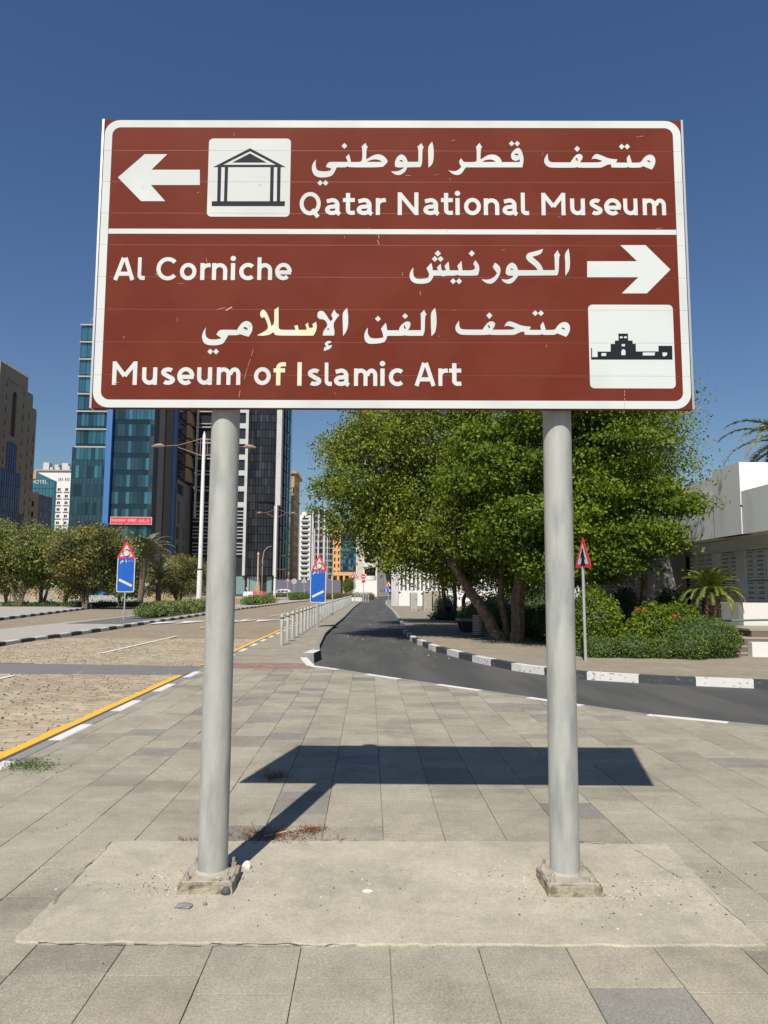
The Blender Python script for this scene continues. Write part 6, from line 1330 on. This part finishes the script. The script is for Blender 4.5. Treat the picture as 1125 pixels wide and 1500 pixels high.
# hedges and bushes round them
def bush(name, label, blobs, n_, size, m, cat='bush', core=True, flatz=None, shell=.86, group=None):
    cx = sum(b_[0] for b_ in blobs)/len(blobs); cy = sum(b_[1] for b_ in blobs)/len(blobs); t = thing(name, label, cat, (cx,cy,0), 0, group)
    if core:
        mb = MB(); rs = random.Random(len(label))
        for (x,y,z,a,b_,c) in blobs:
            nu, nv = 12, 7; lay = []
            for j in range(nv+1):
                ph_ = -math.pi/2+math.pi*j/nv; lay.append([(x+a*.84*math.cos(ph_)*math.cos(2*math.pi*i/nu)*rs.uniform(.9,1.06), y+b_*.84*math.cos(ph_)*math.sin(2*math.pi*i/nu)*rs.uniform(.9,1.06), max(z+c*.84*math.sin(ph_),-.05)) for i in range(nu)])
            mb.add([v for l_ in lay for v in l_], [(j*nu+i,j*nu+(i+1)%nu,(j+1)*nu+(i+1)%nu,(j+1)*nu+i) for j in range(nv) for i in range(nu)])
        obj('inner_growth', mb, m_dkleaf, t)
    P = blob_points(blobs, n_, shell); P[:,2] = np.abs(P[:,2]); P += RNG.normal(size=P.shape)*size*.5; P[:,2] = np.maximum(P[:,2], .01)
    put(leaves(P, size, m, 'foliage', flatz=flatz), 'foliage', t); return t
def bl(px0, px1, py0, py1, Y, dep=None):          # ellipsoid standing at distance Y
    x0, x1, z1, z0 = fz(px0,Y), fz(px1,Y), hz(py0,Y), max(hz(py1,Y),-.1); return ((x0+x1)/2, Y, (z0+z1)/2, (x1-x0)/2, dep or (x1-x0)/2, (z1-z0)/2+.02)
bush('round_bush', 'round clipped grey green bush at the corner by the entrance steps', [bl(968,1076,903,985,18.9,.95),bl(975,1030,925,985,18.3,.6)], 12000, .05, m_gcov, shell=.93)
bush('hibiscus_hedge', 'leafy hibiscus bush with red flowers below the cycad', [bl(928,985,884,960,19.6,.8),bl(965,1025,884,950,19.9,.8),bl(915,950,905,965,19.4,.5)], 8500, .085, m_leafB)
hb = bush('tall_hedge', 'bright green leafy bush right behind the pedestrian sign', [bl(838,905,866,965,20.5,.9),bl(850,880,856,900,20.6,.4)], 6500, .075, m_leafB)
tuft_ = bush('low_hedge', 'low spreading ground shrub along the sidewalk edge', [bl(845,905,932,985,18.6,.5),bl(890,960,930,985,18.5,.5),bl(945,990,935,985,18.4,.45)], 8000, .05, m_gcov, shell=.9)
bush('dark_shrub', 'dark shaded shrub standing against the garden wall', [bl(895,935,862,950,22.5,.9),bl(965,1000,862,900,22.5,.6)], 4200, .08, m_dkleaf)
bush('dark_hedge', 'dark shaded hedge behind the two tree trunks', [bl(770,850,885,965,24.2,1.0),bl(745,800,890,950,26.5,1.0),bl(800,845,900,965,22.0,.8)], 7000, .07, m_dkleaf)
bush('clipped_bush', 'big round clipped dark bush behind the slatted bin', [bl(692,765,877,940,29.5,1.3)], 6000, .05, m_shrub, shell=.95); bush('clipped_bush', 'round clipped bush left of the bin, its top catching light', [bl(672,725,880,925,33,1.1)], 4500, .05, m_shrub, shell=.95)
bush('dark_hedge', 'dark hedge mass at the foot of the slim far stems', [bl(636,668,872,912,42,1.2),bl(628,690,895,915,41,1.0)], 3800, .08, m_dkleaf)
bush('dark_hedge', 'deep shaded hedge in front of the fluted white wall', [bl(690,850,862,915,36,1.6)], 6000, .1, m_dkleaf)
for i,(px,py,r_) in enumerate(((935.5,892,.03),(945,893,.02),(988,903,.035),(994,901.5,.025))):
    p = at(px,py,19.0); P = np.array([[p.x+random.gauss(0,r_), 19.0+random.gauss(0,.02), p.z+random.gauss(0,r_)] for _ in range(9)])
    o = put(leaves(P, .05, mat('petal_red', (.55,.02,.05), .5, .1, 10), 'flower'), 'flower', [x for x in bpy.data.objects if x.name.startswith('hibiscus_hedge')][0])
# cycad
def fronds(t, C, n_, L0, seed, m, el_lo, el_hi, arch, width, nleaf=26, rach=m_frond, name='frond', az=(0,6.283)):
    rs = random.Random(seed)
    for i in range(n_):
        a = az[0]+(az[1]-az[0])*(i+rs.random()*.6)/n_; el = R(rs.uniform(el_lo, el_hi)); L_ = L0*rs.uniform(.85,1.1); mb = MB(); P = []; p = Vector(C); e_ = el
        for k_ in range(13):
            P.append(p.copy()); d = Vector((math.cos(a)*math.cos(e_), math.sin(a)*math.cos(e_), math.sin(e_))); p += d*L_/12; e_ -= arch*(.5+k_/9)/12*rs.uniform(.8,1.2)
        mb.tube(P, [.016*(1-k_/14)*L0+.003 for k_ in range(13)], 4, cap=False)
        side = Vector((-math.sin(a), math.cos(a), 0))
        for k_ in range(nleaf):
            s_ = .08+.92*k_/nleaf; f = s_*12; i0 = min(int(f),11); q = P[i0].lerp(P[i0+1], f-i0); tn = (P[i0+1]-P[i0]).normalized(); upv = side.cross(tn)
            wl_ = width*math.sin(math.pi*min(1,s_*.82+.14))**.7
            for sg in (-1,1):
                dd = (side*sg*.85+tn*.55+upv*rs.uniform(-.05,.4)*(-1 if upv.z<0 else 1)).normalized(); w_ = tn*L0*.012
                mb.add([q-w_, q+w_, q+dd*wl_*.6+w_*.7, q+dd*wl_-Vector((0,0,wl_*.12))], [(0,1,2,3)])
        obj(name, mb, m, t)
Yc = 19.9; cx = fz(1043,Yc); t = thing('cycad', 'short stout cycad palm with arching yellow green fronds behind the hedges', 'cycad', (cx,Yc,0)); zc = hz(868,Yc)
mb = MB(); 
mb.tube([(cx,Yc,.0),(cx,Yc,.6),(cx,Yc,zc)], [.26,.25,.22], 14)
tr_ = obj('trunk', mb, m_bark, t, smooth=True); mb = MB()
for j in range(14):
    for i in range(14):
        a = 6.283*(i+(j%2)*.5)/14; z = .35+j*(zc-.35)/14; r_ = .235; d = Vector((math.cos(a),math.sin(a),0)); s_ = Vector((-math.sin(a),math.cos(a),0))*.045; c = Vector((cx,Yc,z))+d*r_
        mb.add([c-s_, c+s_, c+d*.075+Vector((0,0,.09)), c-Vector((0,0,.04))], [(0,1,2),(0,3,1)])
obj('leaf_base', mb, mat('husk', (.20,.115,.075), .9, .25, 20, island=.35), tr_, kind='stuff')
fronds(t, (cx,Yc,zc), 34, 1.02, 3, m_frond, 5, 50, 1.9, .15, 40); fronds(t, (cx,Yc,zc), 30, 1.0, 4, m_frond, 50, 86, 1.3, .15, 40)
# date palm leaning in from the right
Yp = 31.; px_ = fz(1180,Yp); zc = hz(640,Yp); t = thing('date_palm', 'date palm whose grey green fronds reach in at the right edge', 'palm tree', (px_,Yp,0)); mb = MB(); mb.tube([(px_,Yp,-.1),(px_+.1,Yp,4),(px_,Yp,zc)], [.26,.22,.24], 12); obj('trunk', mb, m_bark, t, smooth=True)
fronds(t, (px_,Yp,zc), 40, 3.3, 9, m_pfrond, -35, 78, 1.5, .42, 44)
# left side of the avenue
def ghaf(px, pyb, ptop, pl, pr, label, seed, Y=None, lf=.20, n=(380,75), m=m_acacia):
    b_ = gp(px, pyb) if Y is None else Vector((fz(px,Y),Y,0)); Y = b_.y; x0, x1 = fz(pl,Y), fz(pr,Y); zt_ = hz(ptop,Y); H_ = zt_; rs = random.Random(seed); blobs = []
    for i in range(12):
        x = x0+(x1-x0)*(.12+.76*rs.random()); z = H_*rs.uniform(.28,.80); rr = (x1-x0)*rs.uniform(.18,.28); blobs.append((x, Y+rs.uniform(-1.6,1.6), z, rr, rr*1.1, H_*rs.uniform(.13,.2)))
    blobs.append(((x0+x1)/2, Y, H_*.66, (x1-x0)*.38, (x1-x0)*.4, H_*.32))
    tr = []
    for k_ in range(3):
        a = rs.uniform(-1,1); tr.append([((b_.x+a*.15,Y,-.1),(b_.x+a*.9,Y+rs.uniform(-.5,.5),H_*.34),.16,.11),((b_.x+a*.9,Y,H_*.34),(b_.x+a*2.0,Y,H_*.62),.11,.05)])
    return tree('ghaf_tree', label, (b_.x,Y,0), tr, blobs, n[0], n[1], lf, m, seed, flat=.5, droop=.15, spread=.45, subs=60, subr=(x1-x0)*.10, subf=.75, group='olive trees along the far side of the avenue', twigs=10)
m_ac2 = mat('leaf_olive_light', (.24,.22,.055), .7, .2, .5, island=.4, transl=.25, col2=(.085,.10,.03), mixscale=.35)
ghaf(28, 888.5, 760, -30, 72, 'big green olive tree with forked trunk at the left edge', 21)
ghaf(60, 886, 772, 20, 118, 'green tree second from the left edge, behind the forked one', 22, lf=.17)
ghaf(125, 890, 768, 82, 190, 'pale brownish olive tree with a single twisted trunk left of the blue sign', 23, m=m_ac2, n=(400,75))
ghaf(95, 884, 774, 60, 150, 'olive tree in shade between the second tree and the pale one', 24, lf=.2)
ghaf(178, 884, 800, 150, 214, 'smaller green tree just behind the left roundabout sign', 25, lf=.18)
ghaf(262, 883, 820, 222, 312, 'low flat topped olive tree with two stems beside the lamp pole', 26, lf=.17, m=m_ac2)
ghaf(10, 884, 790, -60, 40, 'dark olive tree partly outside the left edge', 27, lf=.2)
Yp = 76.; px_ = fz(214,Yp); zc = hz(820,Yp); t = thing('date_palm', 'shaggy grey green palm behind the left roundabout sign', 'palm tree', (px_,Yp,0)); mb = MB(); mb.tube([(px_-.3,Yp,-.1),(px_,Yp,zc)], [.3,.3], 10); obj('trunk', mb, m_bark, t, smooth=True)
fronds(t, (px_,Yp,zc), 40, 3.6, 12, m_pfrond, -10, 85, 1.5, .55, 30)
t = thing('date_palm', 'lower young palm to the right of the shaggy palm', 'palm tree', (fz(236,80),80,0)); fronds(t, (fz(236,80),80,hz(850,80)), 26, 3.2, 13, m_pfrond, -5, 80, 1.5, .5, 26); obj('trunk', MB().tube([(fz(236,80),80,-.1),(fz(236,80),80,hz(850,80))], .3, 8), m_bark, t)
bush('island_bush', 'long low dark green bush on the island behind the left sign', [(-12.35,43+i*2.6,.26,.95,1.7,.52+.06*(i%2)) for i in range(6)], 9000, .10, m_acacia, shell=.93)
bush('island_bush', 'low clipped bush on the island right of the big lamp', [(-12.0,76+i*3.2,.30,1.0,2.0,.62) for i in range(5)], 5000, .13, m_acacia, shell=.93)
bush('island_bush', 'far low bush on the island below the second lamp', [(-11.2,112+i*4,.3,1.0,2.4,.7) for i in range(5)], 3500, .16, m_shrub, shell=.93)
bush('dry_hedge', 'brown dry hedge strip across the roundabout', [(fz(470+i*9,128),128+(i%3),.35,.9,.9,.75) for i in range(9)], 6000, .14, mat('leaf_dry', (.17,.115,.055), .8, .2, 2, island=.35), shell=.9)
bush('dry_hedge', 'brown dry hedge left of the far triangle sign back', [(fz(400+i*12,150),150,.3,1.3,.9,.8) for i in range(5)], 2500, .16, MATS['leaf_dry'], shell=.9)
bush('garden_bush', 'small green round tree before the orange arcade', [bl(502,520,848,868,140,1.5)], 1800, .2, m_leafB, shell=.85)
bush('ground_plants', 'low weedy plants on the verge under the left trees', [(-30+i*2.3,64+i*.6,.1,1.3,1.0,.42) for i in range(7)], 5000, .12, m_shrub, shell=.8)
